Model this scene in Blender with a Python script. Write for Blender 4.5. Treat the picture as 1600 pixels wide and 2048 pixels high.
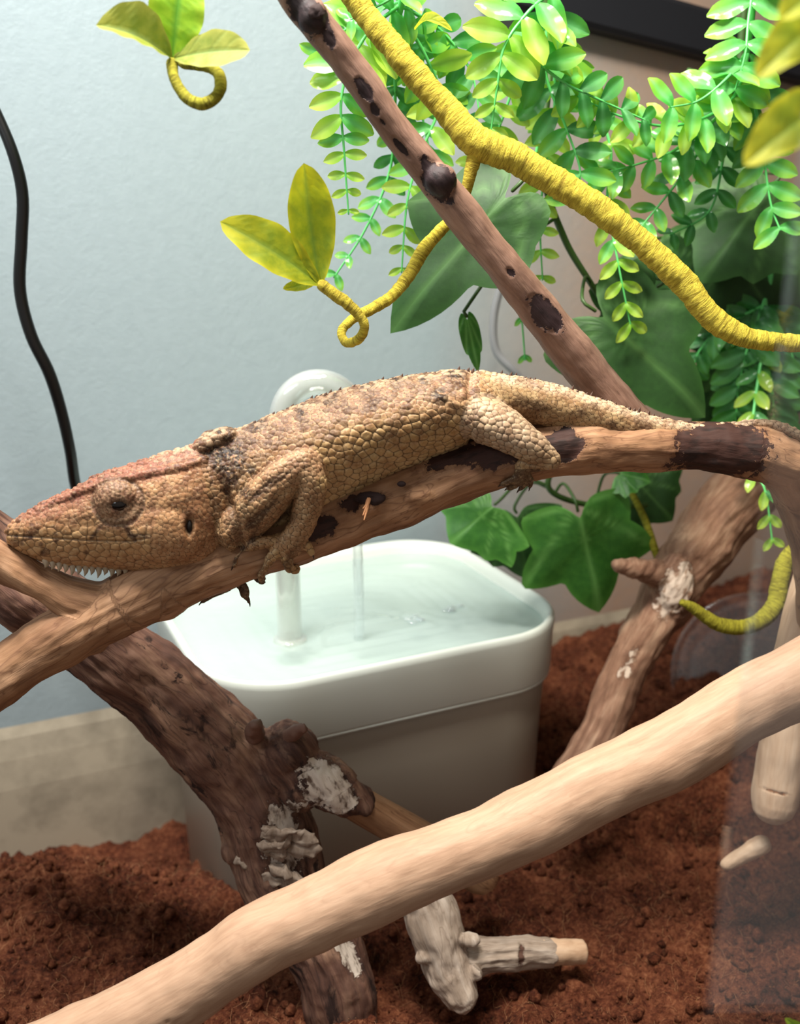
import bpy, bmesh, math, random
import numpy as np
from mathutils import Vector, Matrix, kdtree

# ------------------------------------------------------------------ camera, world, lights, exposure
sc = bpy.context.scene
COL = sc.collection
for o in list(bpy.data.objects):
    bpy.data.objects.remove(o)
FPX = 1967.0
PITCH = math.radians(17.0)
CAMZ = 0.38
cam_d = bpy.data.cameras.new('camera')
cam_d.sensor_fit = 'VERTICAL'; cam_d.sensor_height = 32.0
cam_d.lens = FPX / 2048 * 32.0
cam_d.clip_start = 0.01
cam_d.dof.use_dof = True
cam_d.dof.focus_distance = 0.385
cam_d.dof.aperture_fstop = 8.5
cam = bpy.data.objects.new('camera', cam_d); COL.objects.link(cam)
cam.location = (0, 0, CAMZ)
cam.rotation_euler = (math.pi / 2 - PITCH, 0, 0)
sc.camera = cam

w = bpy.data.worlds.new('room'); sc.world = w; w.use_nodes = True
w.node_tree.nodes['Background'].inputs[0].default_value = (1.0, 0.92, 0.84, 1)
w.node_tree.nodes['Background'].inputs[1].default_value = 0.25

def area(name, loc, target, size, sizey, power, color, spread=180):
    d = bpy.data.lights.new(name, 'AREA'); d.shape = 'RECTANGLE'
    d.size = size; d.size_y = sizey; d.energy = power; d.color = color; d.spread = math.radians(spread)
    o = bpy.data.objects.new(name, d); COL.objects.link(o)
    o.location = loc
    o.rotation_euler = (Vector(target) - Vector(loc)).to_track_quat('-Z', 'Y').to_euler()
    return o
area('led_bar_light', (-0.16, 0.27, 0.86), (-0.08, 0.42, 0.15), 0.34, 0.07, 7.6, (1.0, 0.97, 0.92))
area('basking_lamp_light', (0.06, 0.30, 0.84), (0.10, 0.47, 0.44), 0.09, 0.09, 0.95, (1.0, 0.91, 0.76), 95)
area('wall_led_light', (-0.45, 0.10, 0.60), (-0.12, 0.60, 0.30), 0.30, 0.12, 0.8, (0.84, 0.94, 1.0))
vs = sc.view_settings
vs.view_transform = 'Standard'; vs.look = 'None'; vs.gamma = 1.0; vs.use_curve_mapping = False
vs.exposure = 0.35

# ------------------------------------------------------------------ helpers
CT, ST = math.cos(PITCH), math.sin(PITCH)
RNG = np.random.default_rng(7)
random.seed(5)

def P(px, py, Y):
    """world point on the vertical plane y = Y seen at a pixel of the photograph"""
    r = (px - 800.0) / FPX; d = (py - 1024.0) / FPX
    t = Y / (CT - d * ST)
    return Vector((r * t, Y, CAMZ + t * (-ST - d * CT)))
def Pn(a, Yv):
    r = (a[:, 0] - 800.0) / FPX; d = (a[:, 1] - 1024.0) / FPX
    t = Yv / (CT - d * ST)
    return np.stack([r * t, Yv, CAMZ + t * (-ST - d * CT)], 1)
def mpp(p):
    """metres per photo pixel at a world point"""
    return (p[1] * CT - (p[2] - CAMZ) * ST) / FPX
def wall_y(x):
    return 0.659 + 0.445 * x
def lin(c):
    if isinstance(c, str):
        c = c.lstrip('#'); c = [int(c[i:i + 2], 16) / 255 for i in (0, 2, 4)]
    return tuple(((v / 12.92) if v <= 0.04045 else ((v + 0.055) / 1.055) ** 2.4) for v in c)

_perm = RNG.permutation(256); _perm = np.concatenate([_perm, _perm, _perm])
_g = RNG.normal(size=(256, 3)); _g /= np.linalg.norm(_g, axis=1)[:, None]
def perlin(p):
    p = np.asarray(p, dtype=np.float64)
    i = np.floor(p).astype(np.int64); f = p - i; i &= 255
    u = f * f * f * (f * (f * 6 - 15) + 10)
    def gr(dx, dy, dz):
        h = _perm[_perm[_perm[i[:, 0] + dx] + i[:, 1] + dy] + i[:, 2] + dz]
        return ((f - np.array([dx, dy, dz])) * _g[h & 255]).sum(1)
    def lp(a, b, t): return a + t * (b - a)
    x0 = lp(gr(0, 0, 0), gr(1, 0, 0), u[:, 0]); x1 = lp(gr(0, 1, 0), gr(1, 1, 0), u[:, 0])
    x2 = lp(gr(0, 0, 1), gr(1, 0, 1), u[:, 0]); x3 = lp(gr(0, 1, 1), gr(1, 1, 1), u[:, 0])
    return lp(lp(x0, x1, u[:, 1]), lp(x2, x3, u[:, 1]), u[:, 2]) * 1.5
def fbm(p, o=4):
    s = 0; a = 1.0
    for k in range(o):
        s = s + a * perlin(p * (2 ** k) + 17.3 * k); a *= 0.5
    return s
def sstep(a, b, x):
    t = np.clip((x - a) / (b - a), 0, 1); return t * t * (3 - 2 * t)

def spline(pts, n):
    """Catmull-Rom through rows of pts -> n rows, spaced by arc length of the first 3 columns"""
    p = np.asarray(pts, float)
    q = np.vstack([2 * p[0] - p[1], p, 2 * p[-1] - p[-2]])
    out = []
    for k in range(1, len(q) - 2):
        t = np.linspace(0, 1, 24, endpoint=False)[:, None]
        a, b, c, d = q[k - 1], q[k], q[k + 1], q[k + 2]
        out.append(0.5 * ((2 * b) + (c - a) * t + (2 * a - 5 * b + 4 * c - d) * t ** 2 + (3 * b - a - 3 * c + d) * t ** 3))
    out.append(p[-1:]); out = np.vstack(out)
    s = np.concatenate([[0], np.cumsum(np.linalg.norm(np.diff(out[:, :3], axis=0), axis=1))])
    ss = np.linspace(0, s[-1], n)
    return np.stack([np.interp(ss, s, out[:, j]) for j in range(p.shape[1])], 1)

def frames(c):
    t = np.gradient(c, axis=0); t /= np.linalg.norm(t, axis=1)[:, None] + 1e-12
    ref = np.array([0, -1.0, 0.15])
    if abs(np.dot(ref, t[0])) > 0.9: ref = np.array([1.0, 0, 0])
    n1 = np.zeros_like(c); v = ref - t[0] * np.dot(ref, t[0]); n1[0] = v / np.linalg.norm(v)
    for k in range(1, len(c)):
        v = n1[k - 1] - t[k] * np.dot(n1[k - 1], t[k]); n1[k] = v / (np.linalg.norm(v) + 1e-12)
    return t, n1, np.cross(t, n1)

def loft(rings, cap=True):
    """rings: (n, m, 3) -> verts, faces, closed with end caps"""
    n, m, _ = rings.shape
    V = rings.reshape(-1, 3)
    i = np.arange(n - 1)[:, None] * m; j = np.arange(m)[None, :]; j2 = (j + 1) % m
    F = np.stack([(i + j), (i + j2), (i + m + j2), (i + m + j)], -1).reshape(-1, 4).tolist()
    V = V.copy()
    if cap:
        V = np.vstack([V, rings[0].mean(0)[None], rings[-1].mean(0)[None]])
        a = n * m; b = a + 1; l = (n - 1) * m
        for k in range(m):
            F.append([a, (k + 1) % m, k]); F.append([b, l + k, l + (k + 1) % m])
    return V, F

def tube(c, r, m=10, round_ends=True):
    """tube along points c (n,3) with radii r (n)"""
    c = np.asarray(c, float); r = np.asarray(r, float) * np.ones(len(c))
    t, n1, n2 = frames(c)
    if round_ends:
        ang = np.array([1.35, 1.0, 0.5])
        cs = [c[0] - t[0] * r[0] * math.sin(a) for a in ang]; rs = [r[0] * math.cos(a) for a in ang]
        ce = [c[-1] + t[-1] * r[-1] * math.sin(a) for a in ang[::-1]]; re_ = [r[-1] * math.cos(a) for a in ang[::-1]]
        c2 = np.vstack([cs, c, ce]); r2 = np.concatenate([rs, r, re_])
        n1 = np.vstack([[n1[0]] * 3, n1, [n1[-1]] * 3]); n2 = np.vstack([[n2[0]] * 3, n2, [n2[-1]] * 3])
        c, r = c2, r2
    a = np.linspace(0, 2 * math.pi, m, endpoint=False)
    rings = c[:, None] + r[:, None, None] * (np.cos(a)[None, :, None] * n1[:, None] + np.sin(a)[None, :, None] * n2[:, None])
    return loft(rings)

def ellipsoid(c, rx, ry, rz, nu=24, nv=14, rot=None):
    th = np.linspace(0.02, math.pi - 0.02, nv); ph = np.linspace(0, 2 * math.pi, nu, endpoint=False)
    R = np.stack([np.sin(th)[:, None] * np.cos(ph) * rx, np.sin(th)[:, None] * np.sin(ph) * ry,
                  np.cos(th)[:, None] * np.ones_like(ph) * rz], -1)
    if rot is not None: R = R @ np.array(rot).T
    V, F = loft(R + np.array(c))
    return V, [f[::-1] for f in F]

def join(parts):
    V = []; F = []; n = 0
    for v, f in parts:
        V.append(np.asarray(v, float)); F += [[i + n for i in q] for q in f]; n += len(v)
    return np.vstack(V), F

def mesh_from(name, V, F):
    me = bpy.data.meshes.new(name)
    me.from_pydata([tuple(v) for v in np.asarray(V)], [], F)
    me.update()
    return me

def co_of(me):
    a = np.empty(len(me.vertices) * 3); me.vertices.foreach_get('co', a); return a.reshape(-1, 3)
def set_co(me, a):
    me.vertices.foreach_set('co', np.asarray(a, dtype=np.float32).ravel()); me.update()
def nrm_of(me):
    a = np.empty(len(me.vertices) * 3); me.vertex_normals.foreach_get('vector', a); return a.reshape(-1, 3)
def attr(me, name, arr):
    arr = np.asarray(arr, dtype=np.float32)
    if arr.ndim == 1:
        me.attributes.new(name, 'FLOAT', 'POINT').data.foreach_set('value', arr)
    elif arr.shape[1] == 3:
        me.attributes.new(name, 'FLOAT_VECTOR', 'POINT').data.foreach_set('vector', arr.ravel())
    else:
        me.attributes.new(name, 'FLOAT_COLOR', 'POINT').data.foreach_set('color', arr.ravel())

def remesh(parts, voxel, smooth=3, name='m'):
    V, F = join(parts)
    me = mesh_from('tmp', V, F)
    o = bpy.data.objects.new('tmp', me); COL.objects.link(o)
    m = o.modifiers.new('r', 'REMESH'); m.mode = 'VOXEL'; m.voxel_size = voxel; m.use_smooth_shade = True
    if smooth:
        s = o.modifiers.new('s', 'SMOOTH'); s.factor = 0.5; s.iterations = smooth
    dg = bpy.context.evaluated_depsgraph_get(); dg.update()
    out = bpy.data.meshes.new_from_object(o.evaluated_get(dg))
    out.name = name
    bpy.data.objects.remove(o); bpy.data.meshes.remove(me)
    return out

LOC = {}
def link(name, me, mat=None, parent=None, base=None, smooth=True, **props):
    """link mesh given in world coordinates; its origin goes to the base of the thing"""
    co = co_of(me)
    if base is None:
        base = np.array([co[:, 0].mean(), co[:, 1].mean(), co[:, 2].min()])
    base = np.array(base, float)
    set_co(me, co - base)
    if smooth: me.shade_smooth()
    if mat is not None: me.materials.append(mat)
    o = bpy.data.objects.new(name, me); COL.objects.link(o)
    pl = np.zeros(3)
    if parent is not None:
        o.parent = parent; pl = LOC[parent.name]
    o.location = base - pl
    LOC[o.name] = base
    for k, v in props.items(): o[k] = v
    return o
def obj(name, V, F, mat=None, parent=None, base=None, smooth=True, **props):
    return link(name, mesh_from(name, V, F), mat, parent, base, smooth, **props)
def empty(name, loc, **props):
    o = bpy.data.objects.new(name, None); COL.objects.link(o); o.empty_display_size = 0.01
    o.location = loc; LOC[o.name] = np.array(loc, float)
    for k, v in props.items(): o[k] = v
    return o

# ------------------------------------------------------------------ materials
class NT:
    def __init__(self, name):
        self.m = bpy.data.materials.new(name); self.m.use_nodes = True
        self.t = self.m.node_tree; self.t.nodes.clear()
        self.out = self.t.nodes.new('ShaderNodeOutputMaterial')
    def n(self, typ, props=None, **ins):
        k = self.t.nodes.new('ShaderNode' + typ)
        for a, b in (props or {}).items(): setattr(k, a, b)
        for a, b in ins.items():
            s = k.inputs[int(a[1:])] if a[0] == '_' and a[1:].isdigit() else k.inputs[a.replace('_', ' ')]
            if hasattr(b, 'is_output') or isinstance(b, bpy.types.NodeSocket): self.t.links.new(b, s)
            elif isinstance(b, (tuple, list)) and len(b) == 3 and s.type == 'RGBA': s.default_value = (*b, 1)
            else: s.default_value = b
        return k
    def attr(self, name): return self.n('Attribute', {'attribute_name': name})
    def mix(self, f, a, b, mode='MIX'):
        k = self.t.nodes.new('ShaderNodeMix'); k.data_type = 'RGBA'; k.blend_type = mode
        for s, v in ((k.inputs[0], f), (k.inputs[6], a), (k.inputs[7], b)):
            if isinstance(v, bpy.types.NodeSocket): self.t.links.new(v, s)
            elif isinstance(v, (tuple, list)): s.default_value = (*v[:3], 1)
            else: s.default_value = v
        return k.outputs[2]
    def math(self, op, a, b=0.0, c=0.0):
        k = self.t.nodes.new('ShaderNodeMath'); k.operation = op
        for s, v in zip(k.inputs, (a, b, c)):
            if isinstance(v, bpy.types.NodeSocket): self.t.links.new(v, s)
            else: s.default_value = v
        return k.outputs[0]
    def ramp(self, f, stops):
        k = self.t.nodes.new('ShaderNodeValToRGB'); self.t.links.new(f, k.inputs[0])
        e = k.color_ramp.elements
        while len(e) < len(stops): e.new(0.5)
        for el, (p, c) in zip(e, stops):
            el.position = p; el.color = (*c, 1) if not isinstance(c, (int, float)) else (c, c, c, 1)
        return k.outputs[0]
    def vscale(self, v, s):
        k = self.t.nodes.new('ShaderNodeVectorMath'); k.operation = 'MULTIPLY'
        self.t.links.new(v, k.inputs[0]); k.inputs[1].default_value = s if isinstance(s, tuple) else (s, s, s)
        return k.outputs[0]
    def noise(self, v, scale, detail=4, rough=0.55, dist=0.0):
        return self.n('TexNoise', None, Vector=v, Scale=scale, Detail=detail, Roughness=rough, Distortion=dist).outputs[0]
    def bump(self, h, strength=0.5, dist=0.001, normal=None):
        k = self.n('Bump', None, Height=h, Strength=strength, Distance=dist)
        if normal is not None: self.t.links.new(normal, k.inputs['Normal'])
        return k.outputs[0]
    def finish(self, color, rough=0.6, normal=None, spec=0.5, **kw):
        b = self.n('BsdfPrincipled')
        def put(s, v):
            if isinstance(v, bpy.types.NodeSocket): self.t.links.new(v, b.inputs[s])
            elif isinstance(v, (tuple, list)): b.inputs[s].default_value = (*v[:3], 1)
            else: b.inputs[s].default_value = v
        put('Base Color', color); put('Roughness', rough); put('Specular IOR Level', spec)
        if normal is not None: self.t.links.new(normal, b.inputs['Normal'])
        for k, v in kw.items(): put(k.replace('_', ' '), v)
        self.b = b
        self.t.links.new(b.outputs[0], self.out.inputs[0])
        return self.m

def plain(name, col, rough=0.5, spec=0.5, **kw):
    return NT(name).finish(lin(col), rough, None, spec, **kw)

def wood(name, light, mid, dark, patch='#2a1510', streak=1.0, contrast=0.5, rough=0.72, relief=0.6, blot=None, lines=0.0, patch2=None, bigw=0.5):
    t = NT(name)
    g = t.attr('grain').outputs['Vector']
    st = t.noise(t.vscale(g, (260, 260, 24)), 1.0 * streak, 6, 0.62, 0.25)
    big = t.noise(t.vscale(g, (60, 60, 22)), 1.0, 4, 0.6, 0.6)
    fine = t.noise(t.vscale(g, (900, 900, 160)), 1.0, 3, 0.6)
    c = t.ramp(st, [(0.5 - contrast * 0.45, lin(dark)), (0.5, lin(mid)), (0.5 + contrast * 0.45, lin(light))])
    c2 = t.ramp(big, [(0.36, lin(dark)), (0.5, lin(mid)), (0.64, lin(light))])
    c = t.mix(bigw, c, c2)
    if blot:
        bn = t.noise(t.vscale(g, (95, 95, 45)), 1.0, 5, 0.65, 0.8)
        c = t.mix(t.ramp(bn, [(blot[1], 0.0), (blot[1] + 0.06, 1.0)]), c, lin(blot[0]))
    c = t.mix(t.math('MULTIPLY', fine, 0.35), c, lin(dark))
    if lines:
        ln = t.noise(t.vscale(g, (75, 75, 17)), 1.0, 3, 0.55, 1.2)
        la = t.math('ABSOLUTE', t.math('SUBTRACT', ln, 0.5))
        lf = t.ramp(la, [(0.0, 1.0), (0.012, 0.25), (0.028, 0.0)])
        c = t.mix(t.math('MULTIPLY', lf, lines), c, lin(dark))
    pa = t.attr('patch').outputs['Fac']
    pn = t.noise(g, 190, 4, 0.65)
    pm = t.math('ADD', pa, t.math('MULTIPLY', t.math('SUBTRACT', pn, 0.5), 0.9))
    pf = t.ramp(pm, [(0.50, 0.0), (0.535, 1.0)])
    edge = t.ramp(pm, [(0.40, 0.0), (0.48, 0.5), (0.52, 0.0)])
    c = t.mix(edge, c, lin(dark))
    pc = t.mix(t.ramp(t.noise(t.vscale(g, (300, 300, 130)), 1.0, 4), [(0.36, 0.0), (0.50, 1.0)]), lin(patch), lin(patch2) if patch2 else tuple(v * 2.4 for v in lin(patch)))
    c = t.mix(pf, c, pc)
    h = t.math('ADD', t.math('MULTIPLY', st, 0.7), t.math('MULTIPLY', fine, 0.35))
    h = t.math('SUBTRACT', h, t.math('MULTIPLY', pf, 0.5))
    return t.finish(c, rough, t.bump(h, relief, 0.0008), 0.35)

def leafmat(name, base, edge, vein, back=0.35, rough=0.38, coat=0.0):
    t = NT(name)
    v = t.attr('vein').outputs['Fac']; e = t.attr('tip').outputs['Fac']
    tc = t.n('TexCoord').outputs['Object']
    nz = t.noise(tc, 260, 4, 0.6)
    c = t.mix(t.ramp(e, [(0.25, 0.0), (0.95, 1.0)]), lin(base), lin(edge))
    c = t.mix(t.math('MULTIPLY', t.ramp(nz, [(0.4, 0.0), (0.65, 1.0)]), 0.35), c, lin(edge))
    c = t.mix(t.math('MULTIPLY', v, 0.6), c, lin(vein))
    h = t.math('ADD', t.math('MULTIPLY', nz, 0.4), t.math('MULTIPLY', v, -0.8))
    nb = t.bump(h, 0.45, 0.0006)
    t.finish(c, rough, nb, 0.45, Coat_Weight=coat, Coat_Roughness=0.15)
    tr = t.n('BsdfTranslucent', None, Color=c, Normal=nb)
    mx = t.n('MixShader', None, _0=back, _1=t.b.outputs[0], _2=tr.outputs[0])
    t.t.links.new(mx.outputs[0], t.out.inputs[0])
    return t.m

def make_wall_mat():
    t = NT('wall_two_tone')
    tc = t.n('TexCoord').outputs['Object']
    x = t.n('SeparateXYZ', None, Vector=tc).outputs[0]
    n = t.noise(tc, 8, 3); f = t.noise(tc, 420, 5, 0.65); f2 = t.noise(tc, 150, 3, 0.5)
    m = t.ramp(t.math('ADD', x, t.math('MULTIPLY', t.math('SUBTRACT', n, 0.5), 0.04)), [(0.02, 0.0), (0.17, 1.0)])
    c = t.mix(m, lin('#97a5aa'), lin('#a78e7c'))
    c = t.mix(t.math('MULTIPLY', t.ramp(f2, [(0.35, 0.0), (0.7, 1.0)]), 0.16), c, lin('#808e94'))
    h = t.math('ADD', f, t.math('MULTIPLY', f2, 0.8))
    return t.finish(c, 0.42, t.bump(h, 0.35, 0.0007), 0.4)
def make_base_mat():
    t = NT('base_panel_beige')
    tc = t.n('TexCoord').outputs['Object']
    f = t.noise(tc, 500, 4, 0.65); g = t.noise(tc, 26, 4, 0.6)
    c = t.mix(t.ramp(g, [(0.42, 0.0), (0.68, 1.0)]), lin('#a89d8a'), lin('#857c6c'))
    return t.finish(c, 0.6, t.bump(f, 0.2, 0.0006), 0.3)
def make_soil_mat():
    t = NT('coco_fibre')
    tc = t.n('TexCoord').outputs['Object']
    a = t.noise(tc, 38, 5, 0.65); b = t.noise(tc, 420, 5, 0.7); d = t.noise(tc, 1300, 3, 0.7)
    c = t.ramp(t.math('ADD', t.math('MULTIPLY', a, 0.45), t.math('MULTIPLY', b, 0.55)),
               [(0.36, lin('#240f09')), (0.47, lin('#592d1d')), (0.57, lin('#7d4931')), (0.70, lin('#a87252'))])
    c = t.mix(t.ramp(d, [(0.6, 0.0), (0.75, 0.6)]), c, lin('#c08a5a'))
    h = t.math('ADD', b, t.math('MULTIPLY', d, 0.6))
    return t.finish(c, 0.9, t.bump(h, 0.9, 0.0022), 0.15)
def make_glass(name, tint=(0.93, 0.97, 0.97), refl=0.5, haze=0.0, rough=0.03, hazecol=(0.8, 0.85, 0.9)):
    t = NT(name)
    tr = t.n('BsdfTransparent', None, Color=tint)
    gl = t.n('BsdfGlossy', None, Color=(1, 1, 1), Roughness=rough)
    lw = t.n('LayerWeight', None, Blend=0.35)
    f = t.math('MULTIPLY_ADD', lw.outputs['Facing'], refl, 0.03)
    mx = t.n('MixShader', None, _0=f, _1=tr.outputs[0], _2=gl.outputs[0])
    if haze:
        df = t.n('BsdfDiffuse', None, Color=hazecol)
        mx = t.n('MixShader', None, _0=haze, _1=mx.outputs[0], _2=df.outputs[0])
    t.t.links.new(mx.outputs[0], t.out.inputs[0])
    return t.m
def make_plastic(name, col, rough=0.35, sss=0.0):
    t = NT(name)
    tc = t.n('TexCoord').outputs['Object']
    n = t.noise(tc, 700, 2)
    return t.finish(lin(col), rough, t.bump(n, 0.05, 0.0002), 0.5)
def make_water():
    t = NT('fountain_water')
    tc = t.n('TexCoord').outputs['Object']
    n = t.noise(tc, 60, 3, 0.5, 0.4)
    nb = t.bump(n, 0.25, 0.002)
    t.finish(lin('#cbdcd8'), 0.08, nb, 0.6)
    tr = t.n('BsdfTransparent', None, Color=(0.92, 0.96, 0.95))
    mx = t.n('MixShader', None, _0=0.45, _1=tr.outputs[0], _2=t.b.outputs[0])
    t.t.links.new(mx.outputs[0], t.out.inputs[0])
    return t.m
def make_vine(name, hi, lo):
    t = NT(name)
    g = t.attr('grain').outputs['Vector']
    r = t.noise(t.vscale(g, (120, 120, 700)), 1.0, 5, 0.65, 1.6)
    f = t.noise(g, 1500, 3, 0.6)
    c = t.ramp(r, [(0.33, lin(lo)), (0.6, lin(hi))])
    h = t.math('ADD', r, t.math('MULTIPLY', f, 0.35))
    return t.finish(c, 0.75, t.bump(h, 0.8, 0.0013), 0.2)
def make_lizard():
    t = NT('lizard_skin')
    c = t.attr('skin').outputs['Color']; e = t.attr('groove').outputs['Fac']; k = t.attr('cell').outputs['Fac']
    tc = t.n('TexCoord').outputs['Object']
    n1 = t.noise(tc, 900, 4, 0.65); n2 = t.noise(tc, 180, 4, 0.6)
    c = t.mix(t.ramp(n2, [(0.42, 0.0), (0.68, 0.55)]), c, t.mix(1.0, c, lin('#a5795a'), 'MULTIPLY'))
    c = t.mix(t.math('MULTIPLY', k, 0.35), c, t.mix(1.0, c, lin('#a07850'), 'MULTIPLY'))
    c = t.mix(t.math('MULTIPLY', t.ramp(n1, [(0.5, 0.0), (0.7, 1.0)]), 0.35), c, lin('#d9bd92'))
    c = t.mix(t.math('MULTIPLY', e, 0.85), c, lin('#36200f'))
    return t.finish(c, 0.55, t.bump(n1, 0.35, 0.0005), 0.4)

M = {}
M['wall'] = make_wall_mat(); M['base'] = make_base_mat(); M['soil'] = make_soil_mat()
M['black'] = plain('black_frame', '#1b1d22', 0.45); M['cable'] = plain('black_rubber', '#0a0b0c', 0.35)
M['grey_cable'] = plain('grey_rubber', '#77787a', 0.5)
M['door'] = make_glass('door_glass', (0.97, 0.98, 0.99), 0.2, 0.005, 0.02)
M['clear'] = make_glass('clear_plastic', (0.95, 0.96, 0.97), 0.8, 0.05, 0.06)
M['spout'] = make_glass('clear_tube', (0.95, 0.97, 0.95), 0.9, 0.2, 0.08, (0.9, 0.9, 0.86))
M['stream'] = make_glass('water_stream', (0.96, 0.98, 0.98), 0.9, 0.1, 0.04)
M['rim'] = make_plastic('white_plastic', '#d3dad2', 0.32)
M['tank'] = make_plastic('shaded_white_plastic', '#a39c8e', 0.4)  # same white plastic as the tray, its shade put into the colour
M['water'] = make_water()
M['perch'] = wood('perch_wood', '#cda380', '#a37a58', '#67442f', '#24130e', 1.3, 0.6, lines=0.75)
M['thin'] = wood('thin_branch_wood', '#b3917c', '#8e6d5c', '#674c40', '#1d1213', 1.5, 0.5, 0.6, lines=0.4)
M['front'] = wood('smooth_pale_wood', '#d2b297', '#bd9a7e', '#96725a', '#5a3a28', 1.9, 0.9, 0.62, 0.3, lines=0.25, bigw=0.22)
M['thick'] = wood('dark_barked_wood', '#b08a70', '#6b4a3c', '#2b1a16', '#5a463a', 1.0, 0.5, 0.8, 1.0, blot=('#2a1a15', 0.57), lines=0.6, patch2='#c4b6a8')
M['grey_wood'] = wood('grey_driftwood', '#e0d2c4', '#b6a392', '#63503f', '#3d2a22', 1.2, 0.6, 0.85, 1.0, lines=0.5)
M['right_wood'] = wood('weathered_wood', '#c9a78c', '#96705a', '#573a2b', '#8d705c', 1.2, 0.5, 0.8, 0.8, lines=0.4, patch2='#d2bfae')
M['stick'] = wood('peeled_stick_wood', '#e6cdb2', '#d2b294', '#a17b5d', '#6b4a33', 1.0, 0.7, 0.65, 0.3)
M['splinter'] = plain('splintered_wood', '#d79a6c', 0.8)
M['stub'] = plain('brown_stub_wood', '#6a4a3c', 0.7)
M['knot'] = plain('dark_knot_wood', '#2c1a18', 0.85)
M['vine'] = make_vine('yellow_wrapped_vine', '#cdbb42', '#8f7b26')
M['stem_olive'] = make_vine('olive_wrapped_stem', '#a8a232', '#6a6118')
M['leaf_yellow'] = leafmat('yellow_green_silk_leaf', '#8fa021', '#d8cf2a', '#7c9a3a', 0.45, 0.6)
M['leaf_olive'] = leafmat('olive_silk_leaf', '#7f8d2b', '#b3b04a', '#6d8a3c', 0.35, 0.6)
M['leaf_lime'] = leafmat('lime_silk_leaf', '#93c423', '#c3dc3c', '#3f9a35', 0.5, 0.55)
M['ivy'] = leafmat('dark_ivy_leaf', '#21451a', '#2e5922', '#527d40', 0.14, 0.6)
M['ivy_light'] = leafmat('mid_green_ivy_leaf', '#357026', '#549538', '#79b45c', 0.2, 0.42)
M['fern'] = leafmat('bright_plastic_leaflet', '#2fae4a', '#a9dc3a', '#7fdc8a', 0.4, 0.26, 0.6)
M['fern_yellow'] = leafmat('yellow_green_plastic_leaflet', '#7cc62c', '#d8ee5a', '#b6e07a', 0.45, 0.3, 0.6)
M['fern_deep'] = leafmat('deep_green_plastic_leaflet', '#237a36', '#5aab3c', '#6fc07a', 0.35, 0.28, 0.6)
M['fern_stem'] = plain('plastic_stem', '#5fc56a', 0.35)
M['ivy_stem'] = plain('ivy_stem', '#35521f', 0.5)
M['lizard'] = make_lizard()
M['eye'] = plain('dark_glossy_eye', '#120b08', 0.12)
M['spike'] = plain('brown_spines', '#4a3021', 0.6)
M['tooth'] = plain('pale_chin_scales', '#a8967e', 0.4)
M['claw'] = plain('dark_claws', '#33241a', 0.4)
M['hole'] = plain('ear_hole', '#120906', 0.8)

# ------------------------------------------------------------------ setting
def slab(name, pts, thick_dir, thick, mat, **kw):
    a = np.array(pts, float); b = a + np.array(thick_dir) * thick
    V = np.vstack([a, b]); F = [[0, 1, 2, 3], [7, 6, 5, 4]] + [[i, i + 4, (i + 1) % 4 + 4, (i + 1) % 4] for i in range(4)]
    return obj(name, V, F, mat, smooth=False, **kw)
WN = np.array([0.445, -1.0, 0]); WN /= np.linalg.norm(WN)      # wall normal towards the viewer
WU = np.array([1.0, 0.445, 0]); WU /= np.linalg.norm(WU)
X0, X1 = -0.75, 1.0
ZF = -0.035
slab('floor', [(X0, -0.1, ZF), (X1, -0.1, ZF), (X1, 1.2, ZF), (X0, 1.2, ZF)], (0, 0, -1), 0.02, plain('terrarium_floor', '#2a1c16', 0.8), kind='structure')
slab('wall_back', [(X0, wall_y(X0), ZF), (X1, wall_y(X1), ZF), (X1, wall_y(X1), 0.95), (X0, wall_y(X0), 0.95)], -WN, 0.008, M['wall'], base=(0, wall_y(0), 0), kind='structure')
slab('light_block_lid', [(X0, 0.16, 0.95), (X1, 0.16, 0.95), (X1, wall_y(X1), 0.95), (X0, wall_y(X0), 0.95)], (0, 0, 1), 0.01, M['black'], kind='structure')  # unseen lid, added to keep ambient light from above out
slab('light_block_right', [(0.50, 0.16, ZF), (0.50, wall_y(0.5), ZF), (0.50, wall_y(0.5), 0.95), (0.50, 0.16, 0.95)], (1, 0, 0), 0.008, plain('light_block_panel', '#4a3c32', 0.6), kind='structure')  # unseen dark panel, added to cut ambient light from the right
def baseboard():
    prof = [(0.0, ZF), (0.006, ZF), (0.006, 0.030), (0.0045, 0.050), (0.0025, 0.064), (0.0, 0.071)]
    A = np.array([X0, wall_y(X0), 0]); B = np.array([X1, wall_y(X1), 0])
    R = np.array([[p + WN * d + np.array([0, 0, z]) for d, z in prof] for p in (A, B)])
    V, F = loft(R)
    obj('baseboard_back', V, F, M['base'], smooth=False, kind='structure')
baseboard()
def topbar():
    a = P(960, -28, 0.70); b = P(1640, 138, 0.80)
    a = np.array(a); b = np.array(b); a[1] = wall_y(a[0]) - 0.006; b[1] = wall_y(b[0]) - 0.006
    R = []
    for p in (a, b):
        R.append([p + WN * d + np.array([0, 0, z]) for d, z in ((-0.006, -.015), (0.008, -.015), (0.010, -.012), (0.010, .012), (0.008, .015), (-0.006, .015))])
    V, F = loft(np.array(R)); obj('trim_1', V, F, M['black'], smooth=False, kind='structure')
topbar()
da = P(1535, 1000, 0.165)
slab('door_1', [(da.x, 0.165, ZF), (da.x + 0.25, 0.165, ZF), (da.x + 0.25, 0.165, 0.75), (da.x, 0.165, 0.75)], (0, 1, 0), 0.003, M['door'], kind='structure')

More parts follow.
